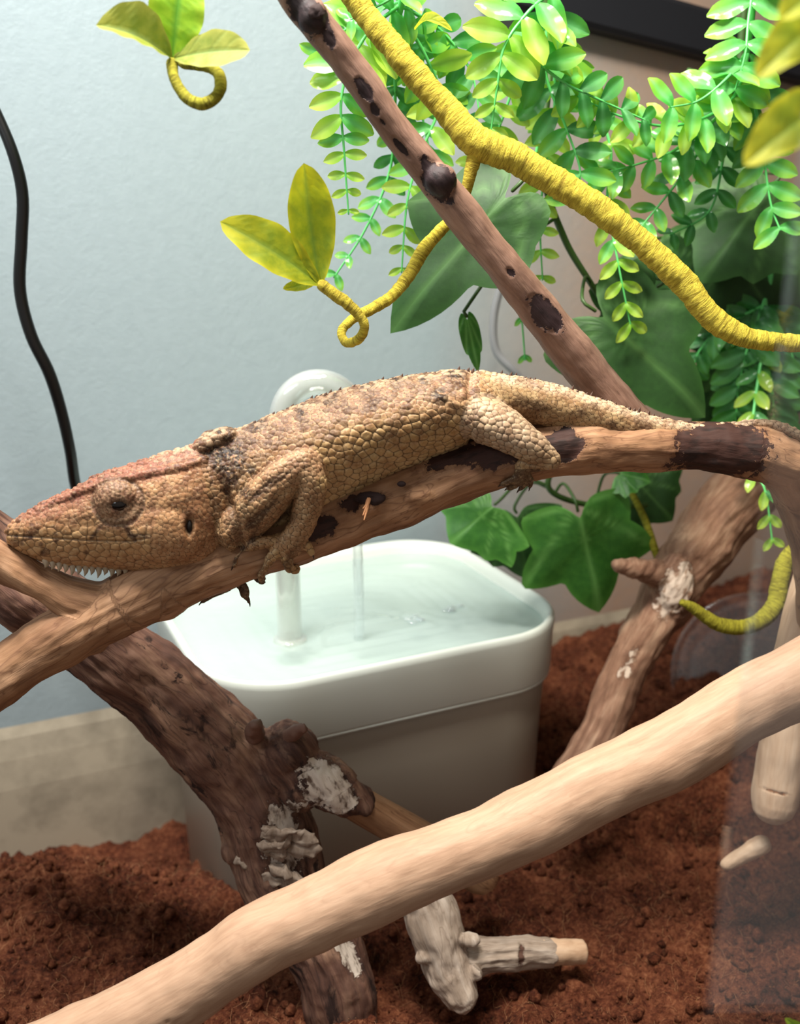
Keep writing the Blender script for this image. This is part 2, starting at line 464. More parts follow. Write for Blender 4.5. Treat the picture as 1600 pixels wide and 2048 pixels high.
# soil ------------------------------------------------------------------
FA = np.array([-0.0880, 0.417]); FU = np.array([math.cos(math.radians(25)), math.sin(math.radians(25))]); FV = np.array([-FU[1], FU[0]])
FW, FD = 0.212, 0.176
def soil_h(x, y, fine=True):
    x = np.asarray(x, float); y = np.asarray(y, float)
    z = 0.034 + 0.050 * sstep(0.02, 0.26, x) * sstep(0.46, 0.70, y)
    z = z + 0.008 * np.exp(-((x + 0.19) / 0.06) ** 2 - ((y - 0.44) / 0.05) ** 2)
    z = z - 0.058 * sstep(0.435, 0.555, y) * (1 - sstep(-0.15, -0.01, x))
    z = z - 0.010 * np.exp(-((x - 0.0) / 0.06) ** 2 - ((y - 0.385) / 0.035) ** 2)
    z = z - 0.008 * np.exp(-((x - FA[0]) / 0.05) ** 2 - ((y - FA[1]) / 0.05) ** 2)
    p = np.stack([x, y, np.zeros_like(x)], -1).reshape(-1, 3)
    n = 0.009 * fbm(p * 14, 3)
    if fine: n = n + 0.0058 * fbm(p * 60 + 3, 3) + 0.0030 * np.abs(perlin(p * 170)) + 0.0016 * perlin(p * 380)
    return z + n.reshape(x.shape)
def build_soil():
    nx, ny = 560, 420
    xs = np.linspace(-0.36, 0.48, nx); ts = np.linspace(0, 1, ny)
    X, T = np.meshgrid(xs, ts, indexing='ij')
    Y = 0.24 + T * (wall_y(X) - 0.0065 - 0.24)
    Z = soil_h(X, Y)
    q = np.stack([X, Y, Z], -1).reshape(-1, 3)
    i = np.arange(nx - 1)[:, None] * ny; j = np.arange(ny - 1)[None]
    F = np.stack([i + j, i + ny + j, i + ny + j + 1, i + j + 1], -1).reshape(-1, 4).tolist()
    # skirt down to the floor so that the bed is a solid block
    ring = [k * ny for k in range(nx)] + [(nx - 1) * ny + k for k in range(1, ny)] + [k * ny + ny - 1 for k in range(nx - 2, -1, -1)] + [k for k in range(ny - 2, 0, -1)]
    n0 = len(q); low = q[ring].copy(); low[:, 2] = ZF
    q = np.vstack([q, low]); m = len(ring)
    for k in range(m): F.append([ring[k], n0 + k, n0 + (k + 1) % m, ring[(k + 1) % m]])
    s = obj('soil', q, F, M['soil'], kind='stuff', label='loose reddish brown coconut fibre bedding covering the floor', category='soil')
    # crumbs and fibres
    t0 = (1 + 5 ** 0.5) / 2
    ico = np.array([(-1, t0, 0), (1, t0, 0), (-1, -t0, 0), (1, -t0, 0), (0, -1, t0), (0, 1, t0), (0, -1, -t0), (0, 1, -t0), (t0, 0, -1), (t0, 0, 1), (-t0, 0, -1), (-t0, 0, 1)]) / 1.9
    icf = np.array([(0, 11, 5), (0, 5, 1), (0, 1, 7), (0, 7, 10), (0, 10, 11), (1, 5, 9), (5, 11, 4), (11, 10, 2), (10, 7, 6), (7, 1, 8), (3, 9, 4), (3, 4, 2), (3, 2, 6), (3, 6, 8), (3, 8, 9), (4, 9, 5), (2, 4, 11), (6, 2, 10), (8, 6, 7), (9, 8, 1)])
    N = 9000
    x = RNG.uniform(-0.33, 0.42, N); y = 0.26 + RNG.uniform(0, 1, N) ** 1.2 * (wall_y(x) - 0.30)
    inside = ((x - FA[0]) * FU[0] + (y - FA[1]) * FU[1] > -0.004) & ((x - FA[0]) * FU[0] + (y - FA[1]) * FU[1] < FW + .004) & ((x - FA[0]) * FV[0] + (y - FA[1]) * FV[1] > -0.004) & ((x - FA[0]) * FV[0] + (y - FA[1]) * FV[1] < FD + .004)
    x, y = x[~inside], y[~inside]; N = len(x)
    z = soil_h(x, y); r = 0.0006 + 0.0030 * RNG.uniform(0, 1, N) ** 4
    jit = 1 + RNG.uniform(-.35, .35, (N, 12, 3))
    V = (ico[None] * jit * r[:, None, None] + np.stack([x, y, z + r * .3], 1)[:, None]).reshape(-1, 3)
    F = (icf[None] + (np.arange(N) * 12)[:, None, None]).reshape(-1, 3).tolist()
    obj('soil_crumbs', V, F, M['soil'], s, kind='stuff')
    N = 5200
    x = RNG.uniform(-0.33, 0.42, N); y = 0.26 + RNG.uniform(0, 1, N) ** 1.3 * (wall_y(x) - 0.32)
    parts = []
    a = RNG.uniform(0, 6.28, N); L = RNG.uniform(0.003, 0.010, N); cu = RNG.uniform(-1.2, 1.2, N); li = RNG.uniform(-.05, .35, N)
    V = np.zeros((N, 5, 3, 3))
    for k in range(5):
        s_ = k / 4 - 0.5
        px = x + np.cos(a + cu * s_) * L * s_; py = y + np.sin(a + cu * s_) * L * s_
        pz = soil_h(px, py) + 0.0005 + (s_ + .5) * li * L + 0.0006 * math.sin(k * 2)
        for m in range(3):
            an = m * 2.094
            V[:, k, m] = np.stack([px + 0.00010 * math.cos(an), py, pz + 0.00010 * math.sin(an)], 1)
    base = (np.arange(N) * 15)[:, None, None]
    q = np.array([[k * 3 + m, k * 3 + (m + 1) % 3, k * 3 + 3 + (m + 1) % 3, k * 3 + 3 + m] for k in range(4) for m in range(3)])
    F = (q[None] + base).reshape(-1, 4).tolist()
    obj('soil_fibres', V.reshape(-1, 3), F, plain('coir_fibre', '#a87650', 0.8), s, kind='stuff')
build_soil()

# ------------------------------------------------------------------ water fountain
def rrect(wd, dp, r, n=12):
    pts = []
    for cx, cy, a0 in ((wd - r, r, -90), (wd - r, dp - r, 0), (r, dp - r, 90), (r, r, 180)):
        for k in range(n + 1):
            a = math.radians(a0 + 90 * k / n); pts.append((cx + r * math.cos(a), cy + r * math.sin(a)))
    return np.array(pts)
def fring(inset, z, r=0.046):
    q = rrect(FW - 2 * inset, FD - 2 * inset, max(r - inset, 0.004)) + inset
    w2 = FA[None] + q[:, :1] * FU[None] + q[:, 1:] * FV[None]
    return np.column_stack([w2, np.full(len(q), z)])
def build_fountain():
    c = FA + FU * FW / 2 + FV * FD / 2
    root = empty('water_fountain', (c[0], c[1], -0.032), label='white square pet water fountain with rounded corners and clear spout', category='fountain')
    ZR = 0.161
    body = [fring(0.014, -0.032), fring(0.010, -0.028), fring(0.0055, 0.105), fring(0.004, 0.124), fring(0.0048, 0.1255)]
    V, F = loft(np.array(body)); obj('reservoir', V, F, M['tank'], root)
    tray = [fring(0.006, 0.1262), fring(0.0015, 0.1262), fring(0.0008, 0.128), fring(0.0004, 0.150), fring(-0.0004, 0.1565), fring(0.0, 0.1595), fring(0.0016, ZR), fring(0.0036, 0.1600),
            fring(0.0052, 0.1565), fring(0.0066, 0.148), fring(0.010, 0.143), fring(0.016, 0.141)]
    V, F = loft(np.array(tray)); tr = obj('top_tray', V, F, M['rim'], root)
    lip = [fring(0.002, 0.1250), fring(0.0012, 0.1252), fring(0.0012, 0.1268), fring(0.002, 0.127)]
    V, F = loft(np.array(lip), cap=False); obj('seam', V, F, M['rim'], root)
    # water surface, a grid clipped to the tray
    tube_p = np.array(P(580, 1283, 0.50)); fall_p = np.array(P(716, 1285, 0.50))
    def on_water(px, py, z=0.1535):
        d = (py - 1024) / FPX; k = (CAMZ - z) / (ST + d * CT); return np.array([(px - 800) / FPX * k, k * (CT - d * ST), z])
    tb = on_water(580, 1280); fp = on_water(717, 1278); b1 = on_water(832, 1240); b2 = on_water(905, 1217)
    rings = []
    for k in range(41):
        f = k / 40.0
        cen = np.array([c[0], c[1], 0.1535]); r = fring(0.0058, 0.1535); q = cen + (r - cen) * max(f, 0.001)
        rings.append(q)
    R = np.array(rings); Q = R.reshape(-1, 3)
    for p, amp, wl, dec in ((fp, 0.0011, 0.011, 0.035), (tb, 0.0005, 0.008, 0.02), (b1, 0.0012, 0.009, 0.012), (b2, 0.0012, 0.009, 0.012)):
        d = np.linalg.norm(Q[:, :2] - p[:2], axis=1); Q[:, 2] += amp * np.cos(d / wl * 6.28) * np.exp(-d / dec)
    Q[:, 2] += 0.0004 * perlin(Q * 70)
    V, F = loft(Q.reshape(R.shape), cap=False); obj('water', V, F, M['water'], root)
    # spout: clear tube rising through the water and bending over
    h = 0.0067; top = np.array(P(645, 765, tb[1]))
    sp = fp.copy()
    zarc = top[2] - 0.020
    pts = [tb + [0, 0, -0.004], tb + [0, 0, 0.02], np.array([tb[0], tb[1], zarc - 0.02])]
    mid = (tb + sp) / 2; rad = np.linalg.norm((sp - tb)[:2]) / 2; ax = (sp - tb) / np.linalg.norm(sp - tb); ax[2] = 0
    for a in np.linspace(180, 20, 9):
        a = math.radians(a); pts.append(np.array([mid[0], mid[1], zarc]) + ax * rad * math.cos(a) + np.array([0, 0, 1]) * 0.020 * math.sin(a))
    pts.append(np.array([sp[0], sp[1], zarc - 0.006]))
    cl = spline(pts, 70)
    Vo, Fo = tube(cl, h, 24, False); Vi, Fi = tube(cl, h - 0.0013, 24, False)
    Fi = [f[::-1] for f in Fi]
    V, F = join([(Vo, [f for f in Fo if len(f) == 4]), (Vi, [f for f in Fi if len(f) == 4])])
    obj('spout', V, F, M['spout'], root)
    cr = np.array([tb + [0, 0, z] for z in (-0.003, 0.0002, 0.0014, 0.002)])
    V, F = tube(cr, [0.0095, 0.0095, 0.009, 0.0074], 32, False); obj('spout_collar', V, F, M['spout'], root)
    st = spline([np.array([sp[0], sp[1], zarc - 0.002]), np.array([sp[0], sp[1], 0.22]), sp + [0.0006, 0, 0.01], sp], 40)
    rr = 0.0029 * (1 + 0.15 * perlin(st * 120)); V, F = tube(st, rr, 14); obj('water_stream', V, F, M['stream'], root)
    for b in (b1, b2):
        parts = []
        for k in range(5):
            o = RNG.normal(0, 0.003, 3); o[2] = 0
            parts.append(ellipsoid(b + o + [0, 0, 0.0005], 0.0028, 0.0022, 0.0014, 14, 8))
        V, F = join(parts); obj('bubble', V, F, M['stream'], root)
build_fountain()

# ------------------------------------------------------------------ branches
def px_path(pts, n):
    """rows (px, py, Y, r_px) -> dense world centreline and radii"""
    rows = []
    for px, py, Y, r in pts:
        p = P(px, py, Y); rows.append((p.x, p.y, p.z, r * mpp(p)))
    s = spline(rows, n); return s[:, :3], s[:, 3]
def branch(name, paths, mat, voxel=0.0007, smooth=4, bumps=(), lump=(0.0012, 45), fine=(0.0004, 190), ridge=0.0, patches=(), parent=None, extra=(), **props):
    parts = []; S = []; k0 = 0
    for pts in paths:
        c, r = px_path(pts, 90); parts.append(tube(c, r, 28)); t, n1, n2 = frames(c)
        s = np.concatenate([[0], np.cumsum(np.linalg.norm(np.diff(c, axis=0), axis=1))]) + k0; k0 += 3.7 * (0 if len(S) == 0 else 1)
        S.append((c, r, t, n1, n2, s))
    parts += list(extra)
    for px, py, Y, rx, ry, rz in bumps:
        p = P(px, py, Y); m = mpp(p); parts.append(ellipsoid(p, rx * m, rz * m, ry * m))
    me = remesh(parts, voxel, smooth, name)
    co = co_of(me); nr = nrm_of(me)
    C, R, T, N1, N2, SS = [np.concatenate([q[i] for q in S]) for i in range(6)]
    best = np.full(len(co), 1e9); idx = np.zeros(len(co), int)
    for k in range(0, len(C), 3):
        d = np.linalg.norm(co - C[k], axis=1) / R[k]; b = d < best; best[b] = d[b]; idx[b] = k
    off = co - C[idx]
    al = (off * T[idx]).sum(1); g = np.stack([(off * N1[idx]).sum(1), (off * N2[idx]).sum(1), SS[idx] + al], 1)
    gg = g.copy(); gg[:, 2] *= 0.35
    disp = lump[0] * fbm(co * lump[1], 3) + fine[0] * fbm(gg * fine[1], 3)
    if ridge: disp = disp + ridge * (1 - 2 * np.abs(perlin(np.stack([g[:, 0] * 260, g[:, 1] * 260, g[:, 2] * 22], 1))))
    pf = np.zeros(len(co))
    for px, py, Y, a, b in patches:
        p = np.array(P(px, py, Y)); m = mpp(p)
        k = np.argmin(np.linalg.norm(C - p, axis=1)); dv = co - p
        d1 = dv @ T[k]; d2 = np.linalg.norm(dv - d1[:, None] * T[k], axis=1)
        pf = np.maximum(pf, 1.0 - 0.5 * np.sqrt((d1 / (a * m)) ** 2 + (d2 / (b * m)) ** 2))
    disp = disp - 0.0004 * sstep(0.48, 0.56, pf)
    set_co(me, co + nr * disp[:, None])
    attr(me, 'grain', g); attr(me, 'patch', pf)
    return link(name, me, mat, parent, **props)

def YP(x): return 0.345 + 0.05 * x / 1600.0        # depth of the perch and of the lizard on it
def pr(pts): return [(x, y, YP(min(x, 1600)) + dy, r) for x, y, r, dy in [(q + (0,))[:4] if len(q) == 3 else q for q in pts]]
perch = branch('perch_branch', [
    pr([(1660, 1500, 46, .03), (1640, 1180, 46, .02), (1612, 1020, 48, .01), (1560, 925, 54), (1450, 897, 51), (1350, 893, 47), (1250, 893, 48), (1130, 897, 54), (1000, 918, 56), (900, 953, 58),
        (800, 993, 60), (700, 1030, 60), (600, 1065, 60), (500, 1098, 60), (400, 1136, 61), (300, 1180, 61), (220, 1222, 58), (130, 1272, 58), (50, 1320, 57), (-60, 1400, 56)]),
    pr([(330, 1182, 54), (230, 1210, 47), (150, 1197, 41), (90, 1170, 37), (40, 1143, 36), (-10, 1115, 36), (-90, 1072, 38)])],
    M['perch'], 0.0007, 5,
    bumps=[(835, 985, YP(835) - .006, 42, 30, 40), (735, 1012, YP(735) - .007, 34, 26, 34), (190, 1292, YP(190) - .002, 26, 18, 24)],
    patches=[(633, 1058, YP(633) - .011, 42, 26), (700, 1003, YP(700) - .011, 30, 22), (905, 905, YP(905) - .008, 70, 30), (1000, 900, YP(1000) - .010, 75, 36), (1120, 890, YP(1120) - .010, 48, 42),
             (1440, 900, YP(1440) - .009, 100, 80), (745, 990, YP(745) - .012, 24, 16)],
    ridge=0.0003,
    label='smooth tan forked perch branch with dark bark patches carrying the lizard', category='branch')
def perch_bits():
    p = P(735, 1005, YP(735) - .0135); m = mpp(p)
    parts = []
    for a, l, r in ((-2.2, 30, 6), (-1.9, 36, 5), (-1.6, 22, 5), (-2.6, 20, 4)):
        d = np.array([math.cos(a) * .4, -0.5, math.sin(a) * 0.9]); q = np.array(p)
        c = spline([q - d * 8 * m, q + d * l * .5 * m, q + d * l * m + np.array([-.3 * m * 6, 0, 0])], 8)
        parts.append(tube(c, np.linspace(r, 1.2, 8) * m, 7))
    V, F = join(parts); obj('broken_twig', V, F, M['splinter'], perch)
    V, F = ellipsoid(np.array(p) + [0.001, 0.0018, 0.001], 30 * m, 10 * m, 15 * m, 20, 12)
    V = V + 0.0007 * fbm(V * 500, 2)[:, None]
    obj('twig_scar', V, F, M['knot'], perch)
    p = P(803, 968, YP(803) - .0128); m = mpp(p)
    V, F = ellipsoid(p, 9 * m, 5 * m, 6 * m, 16, 10); obj('knot_hole', V, F, M['knot'], perch)
perch_bits()

thin = branch('thin_branch', [[(330, -420, .36, 33), (440, -250, .366, 33), (540, -90, .372, 33), (600, 5, .374, 35), (700, 132, .378, 31), (790, 258, .382, 32), (880, 372, .387, 36), (980, 498, .392, 36), (1080, 625, .398, 39), (1170, 738, .404, 43), (1262, 856, .408, 48)]],
    M['thin'], 0.0006, 3, bumps=[(625, 35, .371, 30, 36, 30), (880, 362, .381, 34, 34, 30)],
    lump=(0.0006, 50), fine=(0.00025, 220),
    patches=[(618, 30, .367, 55, 38), (657, 78, .370, 22, 13), (728, 178, .373, 30, 15), (750, 220, .375, 14, 8), (763, 247, .375, 18, 8), (800, 295, .377, 34, 9), (880, 372, .378, 48, 36), (868, 345, .379, 40, 18), (1090, 628, .390, 52, 26), (1022, 545, .386, 14, 9)],
    label='thin straight pinkish brown branch slanting up behind the lizard tail', category='branch')
def thin_bits():
    for px, py, Y, r in ((876, 352, .3805, 15), (632, 24, .3665, 17)):
        p = P(px, py, Y); m = mpp(p)
        V, F = ellipsoid(p, r * m, r * .45 * m, r * .8 * m, 18, 12); V = V + (0.0010 * fbm(V * 600, 2))[:, None]
        obj('knot', V, F, M['knot'], thin)
thin_bits()

front = branch('front_branch', [[(-60, 2185, .285, 74), (110, 2108, .287, 74), (300, 2015, .290, 72), (430, 1940, .292, 71), (520, 1880, .294, 71), (640, 1822, .296, 72), (800, 1752, .300, 72), (960, 1688, .304, 72), (1080, 1632, .308, 70), (1180, 1580, .310, 72), (1280, 1535, .314, 73), (1400, 1470, .318, 73), (1500, 1412, .322, 71), (1620, 1350, .327, 71), (1760, 1270, .335, 74)]],
    M['front'], 0.0008, 4, lump=(0.0013, 32), fine=(0.0002, 150),
    patches=[(1200, 1530, .2985, 13, 8), (335, 1995, .279, 12, 6), (335, 2040, .279, 14, 8), (500, 1880, .282, 10, 5)],
    label='thick pale smooth branch crossing in front of the fountain', category='branch')

thick = branch('thick_branch', [
    [(-120, 1040, .385, 82), (60, 1180, .388, 80), (200, 1283, .390, 78), (340, 1400, .392, 84), (440, 1500, .392, 88), (515, 1600, .390, 88), (545, 1700, .386, 86), (575, 1790, .380, 82), (640, 1880, .374, 76), (672, 1960, .368, 74), (690, 2060, .362, 72)]],
    M['thick'], 0.0008, 3, bumps=[(575, 1500, .386, 62, 58, 62), (600, 1560, .382, 50, 60, 50), (520, 1480, .386, 30, 26, 30), (470, 1700, .380, 26, 30, 30)],
    lump=(0.0022, 40), fine=(0.0009, 170), ridge=0.0007,
    extra=[tube(*px_path([(560, 1540, .384, 50), (640, 1555, .382, 52), (690, 1592, .382, 42), (722, 1606, .383, 30)], 30), 20)],
    patches=[(580, 1690, .366, 90, 52), (655, 1575, .370, 60, 56), (690, 1600, .370, 40, 40), (700, 1900, .362, 60, 22)],
    label='thick dark barked branch slanting down in front of the fountain to the soil', category='branch')
def thick_bits():
    parts = []
    c, r = px_path([(640, 1560, .383, 34), (720, 1610, .388, 36), (830, 1672, .396, 37), (960, 1750, .404, 38)], 50)
    V, F = tube(c, r, 24); me = mesh_from('side_limb', V, F); g = np.zeros((len(V), 3))
    t, n1, n2 = frames(c); d = ((V[:, None] - c[None]) ** 2).sum(2).argmin(1); off = V - c[d]
    g[:, 0] = (off * n1[d]).sum(1); g[:, 1] = (off * n2[d]).sum(1); g[:, 2] = d * 0.002
    attr(me, 'grain', g); attr(me, 'patch', np.zeros(len(V))); link('side_limb', me, M['perch'], thick)
    for pts in ([(570, 1480, .383, 18), (590, 1465, .376, 15), (608, 1456, .370, 9)], [(510, 1470, .380, 20), (508, 1458, .374, 17), (512, 1450, .370, 11)]):
        c, r = px_path(pts, 16); V, F = tube(c, r, 14); V = V + (0.0008 * fbm(V * 300, 2))[:, None]
        obj('twig_stub', V, F, M['stub'], thick)
    # loose flakes of pale bark at the foot of the trunk
    for k in range(16):
        px = 490 + 125 * RNG.uniform(0, 1); py = 1650 + RNG.uniform(0, 120)
        p = np.array(P(px, py, .366 + 0.004 * abs(px - 560) / 60)); m = mpp(p); a = RNG.uniform(-.7, .2)
        V, F = ellipsoid((0, 0, 0), RNG.uniform(20, 40) * m, 9 * m, RNG.uniform(10, 19) * m, 22, 14)
        ca, sa = math.cos(a), math.sin(a); V = V @ np.array([[ca, 0, sa], [0, 1, 0], [-sa, 0, ca]]) + p
        V = V + np.stack([0.002 * fbm(V * 200, 3), 0.0012 * fbm(V * 240 + 9, 3), 0.0024 * fbm(V * 200 + 4, 3)], 1)
        me = mesh_from('bark_flake', V, F); attr(me, 'grain', V * 0.6); attr(me, 'patch', np.zeros(len(V))); link('bark_flake', me, M['grey_wood'], thick)
thick_bits()

fork = branch('forked_driftwood', [
    [(842, 1790, .379, 46), (856, 1815, .377, 50), (872, 1860, .372, 50), (895, 1930, .366, 48), (920, 1990, .358, 36)],
    [(885, 1920, .368, 40), (960, 1912, .372, 36), (1040, 1905, .376, 32), (1090, 1905, .379, 28)]],
    M['grey_wood'], 0.0007, 3, lump=(0.0016, 60), fine=(0.0007, 190), ridge=0.0006,
    bumps=[(850, 1915, .362, 18, 14, 16), (935, 1880, .366, 22, 12, 14), (948, 1945, .362, 18, 18, 16)],
    patches=[(945, 1938, .354, 14, 12), (885, 1955, .352, 14, 10), (1050, 1915, .366, 10, 30)],
    label='short grey white forked driftwood piece with broken ends lying on the soil', category='driftwood')

def fork_end():
    c, r = px_path([(1085, 1905, .3785, 25), (1125, 1904, .3803, 24.5), (1166, 1903, .3825, 24)], 24)
    V, F = tube(c, r, 22, False); V = V + (0.0004 * fbm(V * 260, 2))[:, None]
    me = mesh_from('cut_end', V, F); attr(me, 'grain', V[:, [1, 2, 0]]); attr(me, 'patch', np.zeros(len(V))); link('cut_end', me, M['stick'], fork)
fork_end()
rightb = branch('leaning_branch', [
    [(1120, 1600, .455, 42), (1200, 1470, .470, 42), (1250, 1340, .485, 40), (1310, 1230, .500, 46), (1370, 1130, .515, 58), (1440, 1040, .530, 66), (1510, 960, .55, 64), (1600, 880, .57, 60)]],
    M['right_wood'], 0.0009, 3, bumps=[(1345, 1185, .498, 44, 80, 40), (1385, 1110, .512, 50, 40, 40), (1262, 1318, .490, 44, 46, 36)], lump=(0.002, 42), fine=(0.0007, 150), ridge=0.0005,
    extra=[tube(*px_path([(1340, 1155, .500, 34), (1290, 1140, .492, 22), (1235, 1130, .485, 12)], 20), 16)],
    patches=[(1350, 1190, .486, 75, 36), (1255, 1330, .472, 55, 24)],
    label='weathered brown branch leaning behind the fountain beside the ivy leaves', category='branch')

stick = branch('upright_stick', [[(1668, 1020, .452, 40), (1600, 1270, .424, 42), (1572, 1440, .408, 45), (1556, 1560, .402, 46), (1549, 1606, .400, 44)]],
    M['stick'], 0.0008, 2, lump=(0.0007, 40), fine=(0.0002, 150), patches=[(1545, 1590, .389, 4, 40)],
    label='pale peeled stick standing upright with a sawn lower end', category='stick')
chip = branch('wood_chip', [[(1455, 1728, .405, 13), (1490, 1708, .405, 15), (1525, 1690, .405, 17)]], M['stick'], 0.0006, 2, lump=(0.0008, 80),
    label='small pale wood chip lying on the soil beneath the upright stick', category='wood chip')

# ------------------------------------------------------------------ cables and clear lid
def cable(name, pts, mat, **kw):
    c, r = px_path(pts, 90); V, F = tube(c, r, 14); return obj(name, V, F, mat, **kw)
cable('pump_cable', [(-60, 120, .47, 11), (-8, 225, .47, 11), (27, 310, .47, 11.5), (45, 390, .472, 12), (43, 480, .474, 12), (40, 580, .476, 12), (62, 670, .478, 12), (98, 745, .482, 12), (122, 820, .487, 11.5), (140, 900, .492, 11), (152, 975, .50, 11), (180, 1060, .51, 10), (250, 1140, .53, 10), (335, 1190, .555, 10)],
      M['cable'], label='black rubber pump cable hanging down the grey wall behind the lizard head', category='cable')
cable('grey_cord', [(1040, 420, .62, 8), (1010, 540, .62, 8), (988, 630, .62, 8), (992, 700, .62, 8), (1030, 745, .62, 8), (1080, 800, .63, 8)],
      M['grey_cable'], label='thin grey cord hanging behind the slanting branch', category='cord')
def clear_lid():
    c = np.array(P(1510, 1350, .62)); m = mpp(c); R = 165 * m
    ax = np.array([-.15, -.95, .3]); ax /= np.linalg.norm(ax)
    u = np.cross(ax, [0, 0, 1]); u /= np.linalg.norm(u); v = np.cross(u, ax)
    a = np.linspace(0, 2 * math.pi, 64, endpoint=False)
    prof = [(0.02, 0), (.55, 0), (.84, 0), (.86, .02), (.88, 0), (.97, 0), (1.0, .02), (1.0, .09), (.985, .10), (.975, .09), (.97, .03), (.88, .02), (.5, .02), (.02, .02)]
    rings = np.array([[c + R * q * (math.cos(t) * u + math.sin(t) * v) + ax * R * h for t in a] for q, h in prof])
    V, F = loft(rings); obj('clear_lid', V, F, M['clear'], label='round clear plastic lid with ringed edge standing upright on the soil', category='lid')
clear_lid()

# ------------------------------------------------------------------ leaves
def grain_tube(name, pts, mat, parent=None, n=120, m=16, rough=0.0, **kw):
    c, r = px_path(pts, n); V, F = tube(c, r, m)
    d = ((V[:, None] - c[None]) ** 2).sum(2).argmin(1); t, n1, n2 = frames(c); off = V - c[d]
    s = np.concatenate([[0], np.cumsum(np.linalg.norm(np.diff(c, axis=0), axis=1))])
    g = np.stack([(off * n1[d]).sum(1), (off * n2[d]).sum(1), s[d]], 1)
    if rough:
        q = g.copy(); q[:, 2] *= 3.5
        V = V + off / (np.linalg.norm(off, axis=1)[:, None] + 1e-9) * (rough * (.8 * perlin(q * 190) + .9 * perlin(V * 120) + .5 * perlin(V * 420)))[:, None]
    me = mesh_from(name, V, F); attr(me, 'grain', g); attr(me, 'patch', np.zeros(len(V)))
    return link(name, me, mat, parent, **kw)

def blade(name, base, tip, width, mat, parent, normal=(0, -1, 0.2), fold=0.25, arch=0.1, twist=0.0, peak=0.45, serr=0.0, nu=22, nv=10, round_tip=1.0):
    """an oval leaf from base to tip (world), folded along its midrib"""
    base = np.array(base); tip = np.array(tip); a = tip - base; L = np.linalg.norm(a); a /= L
    n = np.array(normal, float); n -= a * (n @ a); n /= np.linalg.norm(n); s = np.cross(n, a)
    V = []; vein = []; tp = []
    for i in range(nu + 1):
        u = i / nu
        hw = width * 0.5 * (math.sin(math.pi * min(1, u ** (math.log(.5) / math.log(peak)))) ** 0.6 + 0.0) if 0 < u < 1 else 0.0
        hw = max(hw, width * 0.03 * (1 - u))
        tw = twist * (u - .2)
        for j in range(nv + 1):
            v = j / nv * 2 - 1
            w_ = hw * (1 + serr * math.sin(u * 60 + v * 3) * (abs(v) > .9))
            sv = s * math.cos(tw) + n * math.sin(tw); nn = n * math.cos(tw) - s * math.sin(tw)
            ang = fold * abs(v)
            p = base + a * (u * L) + sv * (v * w_ * math.cos(fold)) + nn * (abs(v) * w_ * math.sin(fold) + arch * L * math.sin(u * math.pi) - 0.0) + nn * (0.02 * width * math.sin(u * 25) * abs(v))
            V.append(p)
            side = abs((abs(v) * 1.4 - u * 6.0) % 1.0 - .5) * 2
            vein.append(max(math.exp(-(v / .09) ** 2), 0.35 * (side > .8)))
            tp.append(max(u ** 2 * .8, abs(v) ** 3 * .8))
    F = [[i * (nv + 1) + j, (i + 1) * (nv + 1) + j, (i + 1) * (nv + 1) + j + 1, i * (nv + 1) + j + 1] for i in range(nu) for j in range(nv)]
    me = mesh_from(name, np.array(V), F); attr(me, 'vein', vein); attr(me, 'tip', tp)
    return link(name, me, mat, parent, base=base)

# yellow wrapped vine with its curling side shoot
vine = grain_tube('yellow_vine', [(660, -90, .405, 23), (715, 5, .405, 24), (800, 112, .402, 26), (890, 216, .40, 27), (950, 280, .398, 32), (1040, 322, .398, 30), (1130, 376, .396, 29), (1200, 420, .394, 27), (1290, 492, .392, 25), (1370, 570, .39, 26), (1430, 640, .388, 24), (1500, 677, .386, 21), (1590, 686, .384, 17), (1700, 690, .382, 17)],
    M['vine'], n=260, m=28, rough=0.0006, label='bendy yellow wrapped artificial vine with a curled leafy side shoot', category='vine')
grain_tube('side_shoot', [(955, 290, .398, 18), (942, 340, .398, 13), (925, 400, .400, 11), (900, 440, .402, 11), (850, 495, .400, 14), (822, 545, .396, 13), (785, 590, .39, 12), (745, 617, .385, 11), (705, 638, .38, 10), (683, 665, .377, 9), (695, 686, .374, 9), (722, 673, .371, 10), (727, 645, .369, 10), (700, 612, .368, 11), (668, 588, .367, 12), (645, 572, .367, 12)],
    M['vine'], vine, n=200, m=14, rough=0.0003)
blade('leaf', P(640, 570, .367), P(608, 326, .360), 108 * mpp(P(620, 450, .365)), M['leaf_yellow'], vine, normal=(.25, -1, .1), fold=.5, arch=-.08, peak=.56)
blade('leaf', P(640, 570, .367), P(440, 443, .355), 104 * mpp(P(540, 500, .362)), M['leaf_yellow'], vine, normal=(-.1, -.8, .6), fold=.3, arch=.06, peak=.55)
blade('leaf', P(632, 560, .368), P(566, 578, .360), 30 * mpp(P(600, 570, .365)), M['leaf_yellow'], vine, normal=(0, -.8, .5), fold=.2, arch=-.05)
blade('leaf', P(830, 60, .41), P(905, 62, .40), 34 * mpp(P(860, 60, .40)), M['leaf_yellow'], vine, normal=(0, -.8, .6), fold=.6, arch=.25)

